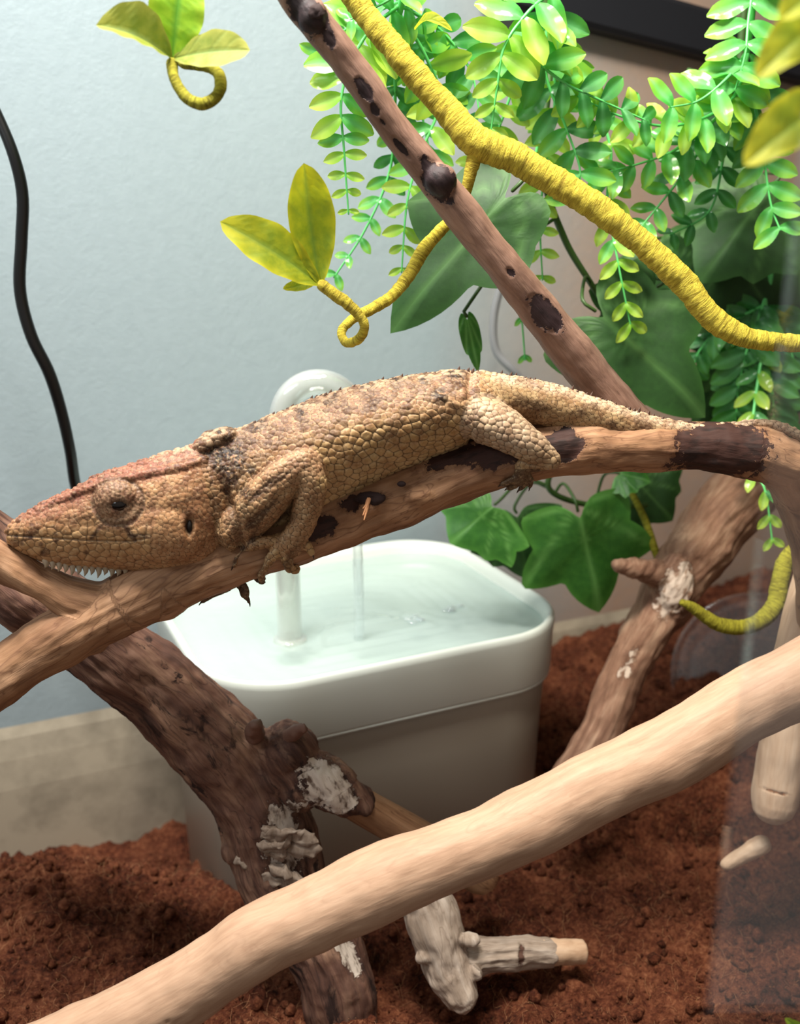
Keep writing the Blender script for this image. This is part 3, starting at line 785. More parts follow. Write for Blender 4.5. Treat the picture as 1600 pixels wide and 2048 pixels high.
# leaf sprig with a looped stem in front of the wall
sprig = grain_tube('leaf_sprig', [(344, 128, .352, 12), (350, 160, .348, 11), (376, 198, .346, 11), (408, 208, .346, 12), (436, 188, .348, 12), (441, 158, .352, 12), (426, 138, .356, 11), (392, 130, .359, 10), (362, 122, .362, 10), (358, 60, .366, 10), (366, -40, .372, 10), (380, -130, .38, 10)],
    M['stem_olive'], n=160, m=16, rough=0.0002, label='olive leaf sprig with a looped stem hanging before the grey wall', category='leaf sprig')
lp = P(344, 118, .352); lm = mpp(lp)
blade('leaf', lp, P(192, 50, .343), 122 * lm, M['leaf_olive'], sprig, normal=(.2, -.85, .6), fold=.7, arch=.12, peak=.55)
blade('leaf', lp, P(368, -70, .352), 112 * lm, M['leaf_lime'], sprig, normal=(0, -1, .05), fold=.12, arch=.05, peak=.5)
blade('leaf', lp, P(500, 100, .345), 84 * lm, M['leaf_olive'], sprig, normal=(.05, -1, .5), fold=.25, arch=.05, peak=.6)

# blurred leaves close to the glass
near = grain_tube('near_vine', [(1700, -80, .25, 16), (1665, 60, .235, 16), (1668, 230, .235, 15), (1700, 420, .25, 15)], M['vine'], n=60, m=12,
    label='leafy vine close to the glass with two large yellow green leaves', category='vine')
for b_, t_, wd in (((1670, 30), (1512, 158), 110), ((1672, 200), (1488, 332), 125), ((1670, -20), (1560, 40), 100)):
    blade('leaf', P(*b_, .236), P(*t_, .222), wd * mpp(P(1580, 150, .23)), M['leaf_yellow'], near, normal=(-.3, -.9, .4), fold=.3, arch=.08, peak=.45)
tipv = grain_tube('low_vine', [(1690, 2150, .25, 10), (1640, 2090, .25, 10), (1612, 2062, .25, 9)], M['vine'], n=20, m=10, label='yellow green leaf tip at the foot of the glass door', category='vine')
blade('leaf', P(1612, 2062, .25), P(1570, 2036, .248), 26 * mpp(P(1590, 2040, .25)), M['leaf_lime'], tipv, fold=.2)

def lobed(name, base, tip, width, mat, parent, lobes, normal=(0, -1, .25), bend=.25, cup=.12):
    """a lobed ivy leaf; lobes = list of (angle from midrib in degrees, reach as part of the length)"""
    base = np.array(base); tip = np.array(tip); a = tip - base; L = np.linalg.norm(a); a /= L
    n = np.array(normal, float); n -= a * (n @ a); n /= np.linalg.norm(n); s = np.cross(n, a)
    ctr = 0.36; th = np.linspace(-math.pi, math.pi, 73)[:-1]
    tips = [(ctr + math.cos(math.radians(x)) * r, math.sin(math.radians(x)) * r * width / L * 1.15) for x, r in lobes]
    ang = [math.radians(x) for x, r in lobes]; rr = [r for x, r in lobes]
    R = np.full(len(th), 0.36)
    for x, r in zip(ang, rr):
        d = np.abs((th - x + math.pi) % (2 * math.pi) - math.pi); R = np.maximum(R, 0.36 + (r - .36) * np.clip(1 - d / .66, 0, 1) ** 1.15)
    notch = np.abs(np.abs(th) - math.pi); R = R * (1 - .45 * np.exp(-(notch / .22) ** 2))
    nr = 8; V = [base + a * ctr * L]; vein = [1.0]; tp = [0.0]
    for k in range(1, nr + 1):
        f = k / nr
        for t, r in zip(th, R):
            u = ctr + math.cos(t) * r * f; v = math.sin(t) * r * f * 1.15 * width / L
            z = -bend * (u - .3) ** 2 * L - cup * abs(v) * L + 0.015 * L * math.sin(9 * u + 7 * v) + 0.003 * L * math.sin(11 * t) * f
            V.append(base + a * u * L + s * v * L + n * z)
            dmin = 9
            for tx, ty in tips:
                ex, ey = tx - 0.04, ty; q = max(0, min(1, ((u - .04) * ex + v * ey) / (ex * ex + ey * ey + 1e-9)))
                dmin = min(dmin, math.hypot(u - .04 - q * ex, v - q * ey))
            vein.append(math.exp(-(dmin / .022) ** 2)); tp.append(f ** 6 * .8)
    m = len(th); F = [[0, 1 + j, 1 + (j + 1) % m] for j in range(m)]
    for k in range(nr - 1):
        for j in range(m):
            F.append([1 + k * m + j, 1 + (k + 1) * m + j, 1 + (k + 1) * m + (j + 1) % m, 1 + k * m + (j + 1) % m])
    me = mesh_from(name, np.array(V), F); attr(me, 'vein', vein); attr(me, 'tip', tp)
    return link(name, me, mat, parent, base=base)
IVY = [(0, .72), (62, .60), (-62, .60), (128, .52), (-128, .52)]
HEART = [(0, .64), (70, .50), (-70, .50), (120, .50), (-120, .50), (35, .5), (-35, .5)]
def ivy_plant(name, label, stem, leaves):
    root = grain_tube(name, stem, M['ivy_stem'], n=80, m=10, label=label, category='ivy')
    for b, t, Y, wd, shape, mk, nrm in leaves:
        pb = P(b[0], b[1], Y); pt = P(t[0], t[1], Y - .01)
        lobed('leaf', pb, pt, wd * mpp(pb), M[mk], root, shape, nrm)
        # petiole to the nearest point of the stem
        c, _ = px_path(stem, 60); k = np.argmin(np.linalg.norm(c - np.array(pb), axis=1))
        q = c[k]; md = (np.array(pb) + q) / 2 + np.array([0, .006, .006]); cc = spline([q, md, np.array(pb), np.array(pb) * .9 + np.array(pt) * .1], 16)
        V, F = tube(cc, 0.0009, 7); obj('petiole', V, F, M['ivy_stem'], root)
    return root
ivy_plant('hanging_ivy', 'dark green ivy with broad lobed leaves behind the slanting branch',
    [(1080, -100, .50, 7), (1100, 120, .50, 7), (1085, 330, .49, 7), (1130, 480, .50, 7), (1200, 600, .50, 6), (1230, 700, .51, 6)], [
    ((1050, 355), (808, 612), .440, 270, [(0, .80), (78, .46), (-70, .52), (140, .42), (-135, .46)], 'ivy', (-.2, -1, .3)),
    ((1165, 600), (1412, 812), .470, 290, IVY, 'ivy', (.1, -1, .35)),
    ((1330, 560), (1190, 690), .50, 150, IVY, 'ivy', (0, -1, .2)),
    ((930, 620), (958, 742), .46, 52, [(0, .64), (40, .42), (-40, .42), (100, .36), (-100, .36)], 'ivy_light', (.1, -1, .1))])
ivy_plant('low_ivy', 'ivy with broad heart shaped leaves hanging low beside the fountain rim',
    [(1130, 840, .53, 6), (1110, 920, .53, 6), (1100, 980, .53, 6), (1180, 1010, .54, 6), (1290, 1010, .55, 6)], [
    ((1000, 1000), (900, 1085), .515, 215, HEART, 'ivy_light', (-.1, -1, .45)),
    ((1030, 1010), (1055, 1160), .525, 190, HEART, 'ivy', (0, -1, .25)),
    ((1150, 1000), (1205, 1215), .515, 240, IVY, 'ivy_light', (.1, -1, .35)),
    ((1260, 950), (1350, 1040), .56, 170, HEART, 'ivy', (.1, -1, .4)),
    ((1230, 945), (1300, 960), .53, 90, HEART, 'ivy_light', (.1, -.8, .7))])
ivy_plant('side_ivy', 'dense dark ivy climbing beside the leaning branch at the right end',
    [(1500, -80, .60, 8), (1480, 150, .60, 8), (1500, 380, .59, 8), (1480, 620, .58, 8), (1500, 800, .58, 7), (1490, 900, .58, 6)], [
    ((1560, 350), (1400, 560), .53, 270, HEART, 'ivy', (-.2, -1, .3)),
    ((1500, 240), (1400, 340), .56, 170, IVY, 'ivy', (-.1, -1, .3)),
    ((1440, 470), (1560, 640), .55, 250, IVY, 'ivy', (.2, -1, .3)),
    ((1300, 480), (1390, 650), .55, 220, IVY, 'ivy', (.1, -1, .2)),
    ((1500, 620), (1420, 770), .57, 200, IVY, 'ivy', (-.1, -1, .3)),
    ((1530, 700), (1600, 830), .57, 220, IVY, 'ivy', (.1, -1, .3)),
    ((1590, 480), (1620, 660), .56, 240, HEART, 'ivy', (.1, -1, .3)),
    ((1450, 740), (1500, 850), .58, 170, IVY, 'ivy', (0, -1, .3)),
    ((1420, 150), (1380, 215), .57, 90, HEART, 'ivy', (0, -1, .2))])

# plastic fern fronds -----------------------------------------------------
def leaflet_mesh(name, mat, wd=.50, fold=.25):
    nu, nv = 7, 4; V = []; vein = []; tp = []
    for i in range(nu + 1):
        u = i / nu; hw = wd / 2 * (math.sin(math.pi * min((u * .95 + .04) ** 1.15, 1)) ** .62)
        for j in range(nv + 1):
            v = j / nv * 2 - 1
            V.append((u, v * hw, abs(v) * hw * fold - .18 * u * u + .03 * math.sin(u * 9))); vein.append(math.exp(-(v / .3) ** 2)); tp.append(u * .9)
    F = [[i * (nv + 1) + j, (i + 1) * (nv + 1) + j, (i + 1) * (nv + 1) + j + 1, i * (nv + 1) + j + 1] for i in range(nu) for j in range(nv)]
    me = mesh_from(name, np.array(V), F); attr(me, 'vein', vein); attr(me, 'tip', tp); me.shade_smooth(); me.materials.append(mat)
    return me
LF = {k: leaflet_mesh('leaflet_' + k, M[k]) for k in ('fern', 'fern_yellow', 'fern_deep')}
def frond(root, pts, n, lmax, kind, tipkind=None, tilt=0.0, rise=.9, taper=.75, up=None):
    """pts: (px,py,Y) along the stem; n leaflet pairs; lmax in px"""
    c, r = px_path([(x, y, Y, 4.2) for x, y, Y in pts], 60)
    V, F = tube(c, np.linspace(1, .4, 60) * r, 8)
    st = obj('frond_stem', V, F, M['fern_stem'], root)
    t, _, _ = frames(c); sl = LOC[st.name]
    n = int(n * .72 + 1)
    for i in range(n):
        f = 0.06 + .93 * i / (n - 1); k = min(59, int(f * 59)); p = c[k]; tg = t[k]
        view = np.array([0, CAMZ * 0, 0]) + (np.array([0, 0, CAMZ]) - p); view /= np.linalg.norm(view)
        nn = view + np.array([tilt, 0, .35]) + RNG.normal(0, .18, 3); nn -= tg * (nn @ tg); nn /= np.linalg.norm(nn)
        sd = np.cross(nn, tg); m = mpp(p)
        L = lmax * m * (1 - taper * f ** 1.3) * RNG.uniform(.85, 1.1) * (0.75 + .25 * min(1, f * 5))
        for sg in (-1, 1):
            ang = rise + RNG.normal(0, .12)
            x = tg * math.cos(ang) + sd * sg * math.sin(ang) + nn * RNG.normal(.05, .15); x /= np.linalg.norm(x)
            z = nn - x * (nn @ x); z /= np.linalg.norm(z); y = np.cross(z, x)
            kd = tipkind if (tipkind and RNG.uniform() < f * 1.1) else kind
            o = bpy.data.objects.new('leaflet', LF[kd]); COL.objects.link(o); o.parent = st
            mw = Matrix(((x[0], y[0], z[0], 0), (x[1], y[1], z[1], 0), (x[2], y[2], z[2], 0), (0, 0, 0, 1)))
            o.matrix_basis = Matrix.Translation(Vector(p - sl)) @ mw @ Matrix.Scale(L, 4)
def fern(name, label, stem, fronds):
    c, r = px_path(stem, 40); V, F = tube(c, r, 10)
    root = obj(name, V, F, M['fern_stem'], label=label, category='fern')
    for a in fronds: frond(root, *a[:-1], **a[-1])
fern('hanging_fern', 'bright plastic fern with long hanging fronds left of the yellow vine', [(820, -150, .44, 8), (815, -60, .44, 8), (800, 20, .445, 7), (790, 60, .45, 6)], [
    ([(800, 10, .445), (740, 60, .435), (700, 130, .43), (682, 205, .428), (688, 300, .43), (697, 428, .432)], 17, 118, 'fern', 'fern_yellow', dict(rise=1.25, taper=.82)),
    ([(800, 30, .45), (850, 110, .455), (880, 200, .46), (845, 300, .455), (815, 400, .45), (803, 545, .45)], 18, 84, 'fern', 'fern_yellow', dict(rise=1.1, taper=.6)),
    ([(790, 60, .45), (790, 200, .47), (780, 340, .48), (730, 460, .475), (668, 555, .47)], 16, 66, 'fern_deep', 'fern', dict(rise=1.0, taper=.5)),
    ([(810, 0, .45), (760, 20, .46), (690, 60, .465), (640, 110, .47)], 9, 70, 'fern', None, dict(rise=1.0, taper=.4)),
    ([(800, 10, .45), (880, 60, .46), (940, 140, .465), (960, 230, .46)], 11, 84, 'fern', 'fern_deep', dict(rise=1.0, taper=.4)),
    ([(800, 40, .46), (830, 160, .48), (850, 260, .485), (870, 350, .48)], 10, 80, 'fern_deep', 'fern', dict(rise=1.0, taper=.4)),
    ([(815, -60, .45), (790, -10, .43), (740, 20, .43), (700, 40, .43)], 6, 80, 'fern', None, dict(rise=1.0, taper=.4))])
fern('fern_plant', 'bright plastic fern with glossy fronds arching above the yellow vine bend', [(1130, -150, .46, 8), (1120, -60, .46, 8), (1105, 0, .46, 7), (1095, 40, .46, 6)], [
    ([(1110, -20, .455), (1060, 20, .445), (1010, 90, .44), (995, 170, .44), (982, 262, .442)], 11, 130, 'fern', 'fern_yellow', dict(rise=1.15, taper=.72)),
    ([(1095, 30, .46), (1075, 110, .45), (1120, 160, .45), (1200, 200, .455), (1290, 240, .46)], 11, 90, 'fern', 'fern_deep', dict(rise=1.0, taper=.4)),
    ([(1100, 10, .47), (1090, 140, .47), (1130, 250, .465), (1160, 340, .46), (1150, 400, .46)], 12, 104, 'fern_deep', 'fern', dict(rise=1.2, taper=.35)),
    ([(1100, 30, .48), (1110, 200, .49), (1090, 340, .49), (1080, 440, .49), (1085, 560, .49)], 15, 70, 'fern_yellow', None, dict(rise=1.0, taper=.5)),
    ([(1100, 60, .48), (1170, 180, .48), (1220, 290, .475), (1215, 400, .47), (1235, 520, .46), (1262, 655, .46)], 20, 62, 'fern', 'fern_yellow', dict(rise=.8, taper=.3)),
    ([(1095, 40, .47), (1040, 140, .475), (1000, 250, .475), (960, 330, .47)], 10, 84, 'fern', 'fern_yellow', dict(rise=1.0, taper=.4)),
    ([(1100, 20, .50), (1080, 260, .51), (1050, 420, .51), (1040, 560, .51), (1050, 720, .51)], 12, 40, 'fern', None, dict(rise=.7, taper=.5))])
fern('spreading_fern', 'plastic fern with green fronds spreading beneath the black frame bar', [(1530, -150, .48, 8), (1510, -40, .48, 8), (1500, 60, .485, 7), (1490, 130, .49, 6)], [
    ([(1510, -50, .48), (1497, 40, .475), (1490, 110, .47), (1470, 180, .47)], 8, 92, 'fern', None, dict(rise=1.2, taper=.2)),
    ([(1495, 110, .485), (1470, 190, .475), (1410, 235, .47), (1330, 252, .465), (1240, 232, .46), (1150, 190, .458)], 16, 72, 'fern', 'fern_yellow', dict(rise=1.1, taper=.15)),
    ([(1490, 130, .49), (1430, 240, .48), (1350, 300, .475), (1270, 330, .47), (1190, 350, .465)], 14, 82, 'fern_deep', 'fern', dict(rise=1.0, taper=.3)),
    ([(1490, 130, .49), (1440, 230, .485), (1380, 330, .48), (1310, 420, .475), (1260, 480, .47)], 14, 76, 'fern_deep', 'fern', dict(rise=1.0, taper=.4)),
    ([(1490, 130, .49), (1520, 260, .485), (1540, 400, .48), (1560, 460, .475)], 10, 88, 'fern_deep', 'fern', dict(rise=1.1, taper=.3)),
    ([(1490, 130, .50), (1450, 300, .50), (1420, 420, .495), (1340, 470, .49)], 12, 70, 'fern_deep', None, dict(rise=1.0, taper=.4)),
    ([(1495, 100, .49), (1460, 150, .47), (1400, 200, .465), (1340, 215, .46)], 8, 84, 'fern', None, dict(rise=1.2, taper=.2))])
fern('low_fern', 'dense dark plastic fern behind the right end of the yellow vine', [(1560, 400, .55, 6), (1545, 520, .55, 6), (1530, 620, .55, 6), (1520, 660, .55, 5)], [
    ([(1530, 600, .54), (1500, 680, .535), (1480, 760, .53), (1470, 850, .53)], 15, 84, 'fern_deep', None, dict(rise=.9, taper=.3)),
    ([(1530, 600, .54), (1540, 700, .535), (1545, 780, .53), (1550, 860, .53)], 15, 84, 'fern_deep', None, dict(rise=.9, taper=.3)),
    ([(1530, 610, .54), (1450, 650, .54), (1400, 700, .54), (1380, 760, .54)], 12, 70, 'fern_deep', None, dict(rise=.9, taper=.4)),
    ([(1530, 620, .54), (1580, 700, .53), (1600, 800, .53)], 10, 84, 'fern_deep', None, dict(rise=.9, taper=.3)),
    ([(1540, 600, .55), (1500, 900, .50), (1530, 980, .48), (1545, 1085, .475)], 16, 52, 'fern_deep', 'fern_yellow', dict(rise=.7, taper=.3))])
# a second yellow vine looping low on the right
low = grain_tube('curling_vine', [(1640, 1080, .47, 16), (1580, 1110, .47, 17), (1560, 1160, .465, 17), (1550, 1210, .46, 17), (1505, 1250, .455, 16), (1440, 1250, .455, 14), (1385, 1215, .455, 11), (1365, 1205, .455, 7)],
    M['stem_olive'], n=120, m=16, rough=0.0004, label='olive yellow vine end curling above the clear plastic lid', category='vine')
grain_tube('tip', [(1250, 960, .55, 6), (1290, 1040, .53, 7), (1310, 1100, .52, 8), (1325, 1140, .515, 7)], M['stem_olive'], n=60, m=10, label='short olive vine shoot between the low ivy leaves', category='vine').name = 'vine_shoot'

def hanger(root, px, py, Y, r, mat):
    p = np.array(P(px, py, Y)); rr = r * mpp(p); q = np.array([p[0], p[1], 0.952])
    c = spline([p - [0, 0, .002], p * .6 + q * .4, q], 30); V, F = tube(c, rr, 12)
    me = mesh_from('hanging_stem', V, F); attr(me, 'grain', V * np.array([1, 1, 1])); attr(me, 'patch', np.zeros(len(V)))
    link('hanging_stem', me, mat, root)
O = bpy.data.objects
for nm, px, py, Y, r, mk in (('yellow_vine', 660, -90, .405, 23, 'vine'), ('leaf_sprig', 380, -130, .38, 10, 'stem_olive'), ('near_vine', 1700, -80, .25, 16, 'vine'), ('pump_cable', -60, 120, .47, 11, 'cable'),
                             ('hanging_ivy', 1080, -100, .50, 7, 'ivy_stem'), ('side_ivy', 1500, -80, .60, 8, 'ivy_stem'), ('hanging_fern', 820, -150, .44, 8, 'fern_stem'), ('fern_plant', 1130, -150, .46, 8, 'fern_stem'), ('spreading_fern', 1530, -150, .48, 8, 'fern_stem')):
    hanger(O[nm], px, py, Y, r, M[mk])

# ------------------------------------------------------------------ the lizard
def YL(x): return 0.345 + 0.05 * np.clip(x, -100, 1750) / 1600.0
LS = mpp(P(700, 950, 0.37))
def to_world(a):
    a = np.asarray(a, float)
    return Pn(a[:, :2], YL(a[:, 0]) - a[:, 2] * LS)
def lt(pts, m=20, n=40):
    """limb tube rows (x, y, w, r) in photo pixels; w = towards the viewer"""
    s = spline(pts, n); q = s[:, :3]; r = s[:, 3]; return tube(q, r, m)
def body_loft():
    st = [  # top x,y  bottom x,y  half width, ridge
        (10, 1058, 14, 1086, 12), (38, 1034, 48, 1108, 26), (90, 1003, 100, 1128, 40), (150, 974, 160, 1135, 52), (200, 947, 215, 1139, 62), (260, 929, 280, 1144, 74),
        (330, 906, 345, 1147, 82), (385, 890, 402, 1142, 80), (418, 882, 436, 1116, 70), (450, 868, 474, 1092, 74), (510, 845, 545, 1074, 88), (570, 819, 610, 1046, 97), (650, 790, 690, 1002, 100),
        (740, 766, 775, 957, 98), (830, 750, 858, 920, 92), (905, 741, 928, 892, 82), (955, 743, 962, 872, 68), (1005, 749, 1004, 856, 52), (1060, 758, 1055, 850, 42), (1150, 781, 1140, 863, 36),
        (1250, 815, 1238, 881, 30), (1330, 838, 1325, 891, 25), (1410, 849, 1412, 889, 19), (1470, 845, 1478, 875, 14), (1530, 838, 1535, 861, 11), (1580, 851, 1573, 872, 9), (1640, 884, 1632, 900, 7), (1700, 930, 1694, 940, 4)]
    s = spline([((a + c) / 2, (b + d) / 2, 0, (a - c) / 2, (b - d) / 2, hw) for a, b, c, d, hw in st], 240)
    m = 72; ph = np.linspace(0, 2 * math.pi, m, endpoint=False)
    rings = []
    for cx, cy, _, ux, uy, hw in s:
        v = np.sign(np.cos(ph)) * np.abs(np.cos(ph)) ** .92; u = np.sin(ph)
        ridge = 1 - .30 * np.clip(v, 0, 1) ** 1.6
        head = 1 - float(sstep(400, 470, np.array(cx)))
        low_ = 1 - .12 * np.clip(-v, 0, 1) ** 2
        wz = u * hw * ridge * low_
        if head > 0:   # flat-sided casque with a sharp brow line
            wz = wz * (1 - head) + head * hw * np.sign(u) * np.abs(u) ** .8 * (1 - .22 * np.clip(v, 0, 1) ** 3)
        rings.append(np.stack([cx + ux * v, cy + uy * v, wz], 1))
    V, F = loft(np.array(rings)); return V, [f[::-1] for f in F]
def build_lizard():
    B = [body_loft()]
    def both(pts): return [lt(pts)]
    E = lambda c, a, b, d, rot=None: ellipsoid(c, a, b, d, 28, 18, rot)
    for sg in (1, -1):
        B.append(E((238, 1003, 46 * sg), 56, 44, 31))                 # eye turret
        B.append(E((335, 1062, 58 * sg), 82, 66, 32))                 # jaw muscle
        B.append(lt([(60, 1038, 12 * sg, 8), (130, 999, 25 * sg, 9), (200, 972, 36 * sg, 11), (280, 954, 46 * sg, 13), (360, 938, 52 * sg, 14), (405, 922, 46 * sg, 13)]))   # brow ridge
    B.append(E((432, 884, 0), 34, 26, 40)); B.append(E((408, 892, 22), 22, 18, 26)); B.append(E((450, 874, 10), 30, 20, 30))
    # near arm
    B.append(lt([(470, 1062, 52, 40), (510, 1020, 78, 46), (560, 965, 96, 42), (606, 930, 102, 34)]))
    B.append(lt([(606, 930, 102, 33), (622, 965, 106, 31), (616, 1010, 100, 29), (600, 1055, 88, 26), (580, 1088, 80, 25)]))
    B.append(E((572, 1092, 72), 36, 28, 18))
    fingers = [[(556, 1084, 74, 13), (520, 1086, 78, 12), (492, 1096, 74, 10), (476, 1116, 68, 8), (468, 1130, 64, 6)],
               [(556, 1098, 78, 13), (540, 1120, 74, 11), (528, 1140, 62, 9), (520, 1156, 46, 7)],
               [(574, 1102, 80, 13), (574, 1122, 72, 12), (580, 1136, 58, 10), (592, 1138, 46, 8)],
               [(590, 1086, 80, 13), (605, 1086, 78, 11), (618, 1098, 70, 8), (624, 1108, 64, 6)]]
    for f in fingers: B.append(lt(f, 14, 24))
    # far arm and its two digits reaching under the perch
    B.append(lt([(470, 1050, -50, 38), (500, 1010, -82, 40), (560, 980, -96, 34), (530, 1060, -84, 28), (490, 1120, -72, 24), (474, 1150, -52, 20)]))
    far = [[(470, 1150, -48, 16), (448, 1172, -34, 13), (425, 1186, -28, 9), (406, 1202, -24, 5)], [(478, 1152, -46, 14), (486, 1170, -30, 12), (490, 1186, -24, 9), (497, 1202, -20, 5)],
           [(484, 1146, -46, 13), (510, 1154, -34, 11), (524, 1160, -24, 8)]]
    for f in far: B.append(lt(f, 14, 24))
    # near hind leg
    B.append(lt([(940, 826, 30, 46), (975, 842, 54, 47), (1015, 862, 76, 42), (1058, 890, 90, 34), (1085, 908, 94, 26), (1102, 920, 95, 19)]))
    B.append(lt([(1100, 920, 92, 17), (1075, 928, 80, 16), (1050, 930, 66, 16), (1045, 942, 64, 15), (1040, 955, 56, 13)]))
    B.append(E((1040, 955, 56), 18, 12, 14))
    toes = [[(1036, 955, 60, 8), (1020, 962, 60, 7), (1006, 968, 54, 5)], [(1040, 960, 60, 8), (1030, 972, 52, 6), (1018, 976, 44, 5)], [(1046, 958, 60, 8), (1048, 970, 50, 6), (1040, 978, 42, 5)], [(1054, 950, 60, 8), (1062, 962, 54, 6), (1060, 972, 46, 4)]]
    for f in toes: B.append(lt(f, 12, 16))
    # far hind leg
    B.append(lt([(945, 826, -30, 44), (990, 842, -62, 42), (1045, 852, -84, 32), (1092, 862, -84, 20)]))
    B.append(lt([(1092, 862, -84, 18), (1060, 890, -80, 16), (1050, 930, -66, 14), (1070, 955, -40, 9)]))
    me = remesh(B, 2.0, 6, 'lizard_body')
    co = co_of(me); nr = nrm_of(me)
    x, y, wz = co.T
    flank = sstep(520, 600, x) * (1 - sstep(900, 960, x))
    # --- limb membership, by distance to limb axes
    def near_path(pts):
        s = spline(pts, 40); best = np.full(len(co), 9.0)
        for q in s: best = np.minimum(best, np.linalg.norm(co - q[:3], axis=1) / q[3])
        return best
    thigh = near_path([(965, 838, 50, 46), (1015, 862, 76, 42), (1058, 890, 90, 34), (1102, 920, 95, 20)]) < 1.16
    arm = (near_path([(490, 1045, 66, 40), (560, 965, 96, 42), (606, 930, 102, 34), (616, 1010, 100, 29), (580, 1088, 80, 26)]) < 1.16)
    topy = np.interp(x, [10, 38, 90, 150, 200, 260, 330, 400, 450, 510, 570, 650, 740, 830, 905, 955, 1060, 1150, 1250, 1330, 1410, 1470, 1530, 1600],
                    [1060, 1034, 1003, 974, 947, 929, 906, 886, 868, 845, 819, 790, 766, 750, 741, 743, 758, 781, 815, 838, 849, 845, 838, 860])
    dt = y - topy                                                   # px below the back line
    head = x < 418 + (y - 1000) * .22
    tail = (x > 985) & ~thigh
    # --- folds and creases (real relief)
    disp = np.zeros(len(co))
    dneck = x - (398 + (y - 880) * .27)
    side = sstep(10, 45, np.abs(wz))
    win = np.exp(-((dneck - 26) / 42) ** 2) * side
    fold_n = perlin(np.stack([dneck / 14, y / 90, wz / 120], 1))
    disp += win * 5.0 * fold_n
    disp -= 12 * np.exp(-((dneck - 26) / 11) ** 2) * side * sstep(925, 1000, y)
    disp -= 6 * np.exp(-((x - 942 - 4 * np.sin(y / 14)) / 7) ** 2) * sstep(-20, 10, wz) * (dt < 145) * (1 - thigh * .6)
    disp += 5 * np.exp(-((y - (802 + (x - 885) * .15 + 6 * np.sin(x / 12))) / 8) ** 2) * sstep(850, 880, x) * (1 - sstep(915, 938, x)) * (wz > 0)
    disp += 1.6 * fbm(co / 26, 3) * np.where(head, .9, 1.2)
    # wrinkles over shoulder and upper arm
    sh = sstep(440, 470, x) * (1 - sstep(560, 620, x)) * sstep(70, 120, dt)
    disp += sh * 3.6 * perlin(np.stack([(x * .75 + y * .65) / 17, (x - y) / 120, wz / 60], 1))
    # eye turret rings and lid slit
    ex, ey = 238.0, 1011.0
    er = np.hypot((x - 236) / 50, (y - 1004) / 46); eye_z = (np.abs(wz) > 42) & (er < 1.25)
    disp += np.where(eye_z, (.35 * np.cos(np.arctan2(y - 1060, x - 240) * 46) * (er > .45) * (er < .95) * (y < 1003) + 1.3 * perlin(co / 6)) - 2.6 * np.exp(-((er - 1.02) / .10) ** 2), 0)
    alm = (np.abs(x - ex) / 24) ** 1.4 + (np.abs(y - ey) / 13) ** 1.4
    disp -= np.where(eye_z, 9 * np.exp(-alm * 1.2), 0)
    # mouth line
    ym = np.interp(x, [10, 60, 180, 260, 300], [1070, 1073, 1081, 1083, 1076])
    mouth = np.exp(-((y - ym) / 2.1) ** 2) * (x < 300) * (1 - sstep(280, 300, x))
    disp -= 3.2 * mouth
    ear = ((x - 379) / 9) ** 2 + ((y - 1053) / 19) ** 2
    disp -= np.where(wz > 0, 12 * np.exp(-ear ** 1.5), 0)
    # --- scales: variable-radius dart throwing over the surface, then domed cells
    rad = np.full(len(co), 7.5)
    rad = np.where(head, 6.2, rad)
    rad = np.where(head & (np.abs(y - ym - 8) < 44) & (x < 310), 11.0, rad)
    rad = np.where(head & (dt < 34), 6.0, rad)
    rad = np.where(~head & (flank > .5) & (dt > 70), 10.6, rad)
    rad = np.where(~head & (flank > .5) & (dt <= 70), 8.2, rad)
    rad = np.where(thigh, 8.8, rad); rad = np.where(arm, 7.4, rad); rad = np.where(tail, 6.0, rad)
    rad = np.where(eye_z, 4.6, rad)
    rad = rad * (1 + .22 * perlin(co / 40)) * RNG.choice([1.0, 1.0, .72], len(co))
    # anisotropic metric: scales a little longer than high
    Q = co * np.array([.86, 1.08, 1.0])
    order = RNG.permutation(len(co)); cellsz = 16.0; grid = {}; cen = []; crad = []
    key = np.floor(Q / cellsz).astype(int); Ql = Q.tolist(); rl = rad.tolist(); kl = key.tolist()
    for i in order.tolist():
        qx, qy, qz = Ql[i]; r = rl[i]; kx, ky, kz = kl[i]; ok = True
        lim = (1.62 * r) ** 2
        for a in (kx - 1, kx, kx + 1):
            for b in (ky - 1, ky, ky + 1):
                for c in (kz - 1, kz, kz + 1):
                    for (ox, oy, oz) in grid.get((a, b, c), ()):
                        if (ox - qx) ** 2 + (oy - qy) ** 2 + (oz - qz) ** 2 < lim: ok = False; break
                    if not ok: break
                if not ok: break
            if not ok: break
        if ok:
            grid.setdefault((kx, ky, kz), []).append((qx, qy, qz)); cen.append((qx, qy, qz)); crad.append(r)
    kd = kdtree.KDTree(len(cen))
    for i, q in enumerate(cen): kd.insert(q, i)
    kd.balance()
    d1 = np.empty(len(co)); d2 = np.empty(len(co)); ci = np.empty(len(co), int)
    fn = kd.find_n
    for i, q in enumerate(Ql):
        (_, a, da_), (_, b, db_) = fn(q, 2); d1[i] = da_; d2[i] = db_; ci[i] = a
    crad = np.array(crad); cr = crad[ci]; crnd = RNG.uniform(0, 1, len(cen))[ci]
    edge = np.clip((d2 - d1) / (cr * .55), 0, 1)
    dome = np.sqrt(np.clip(1 - (d1 / (cr * 1.25)) ** 2, 0, 1))
    amp = np.where(head, .20, .27) * cr
    amp = np.where(tail, .16 * cr, amp)
    disp += amp * (sstep(0, .8, edge) * .7 + dome * .75 - .7) * (1 - .5 * crnd * (head | (dt < 60)))
    # pointed tubercles along head crest and back line
    crest = np.exp(-(dt / 13) ** 2) * (np.abs(wz) < 60)
    disp += crest * (crnd > .55) * dome * np.where(head, 3.4, 2.4)
    new = co + nr * disp[:, None]
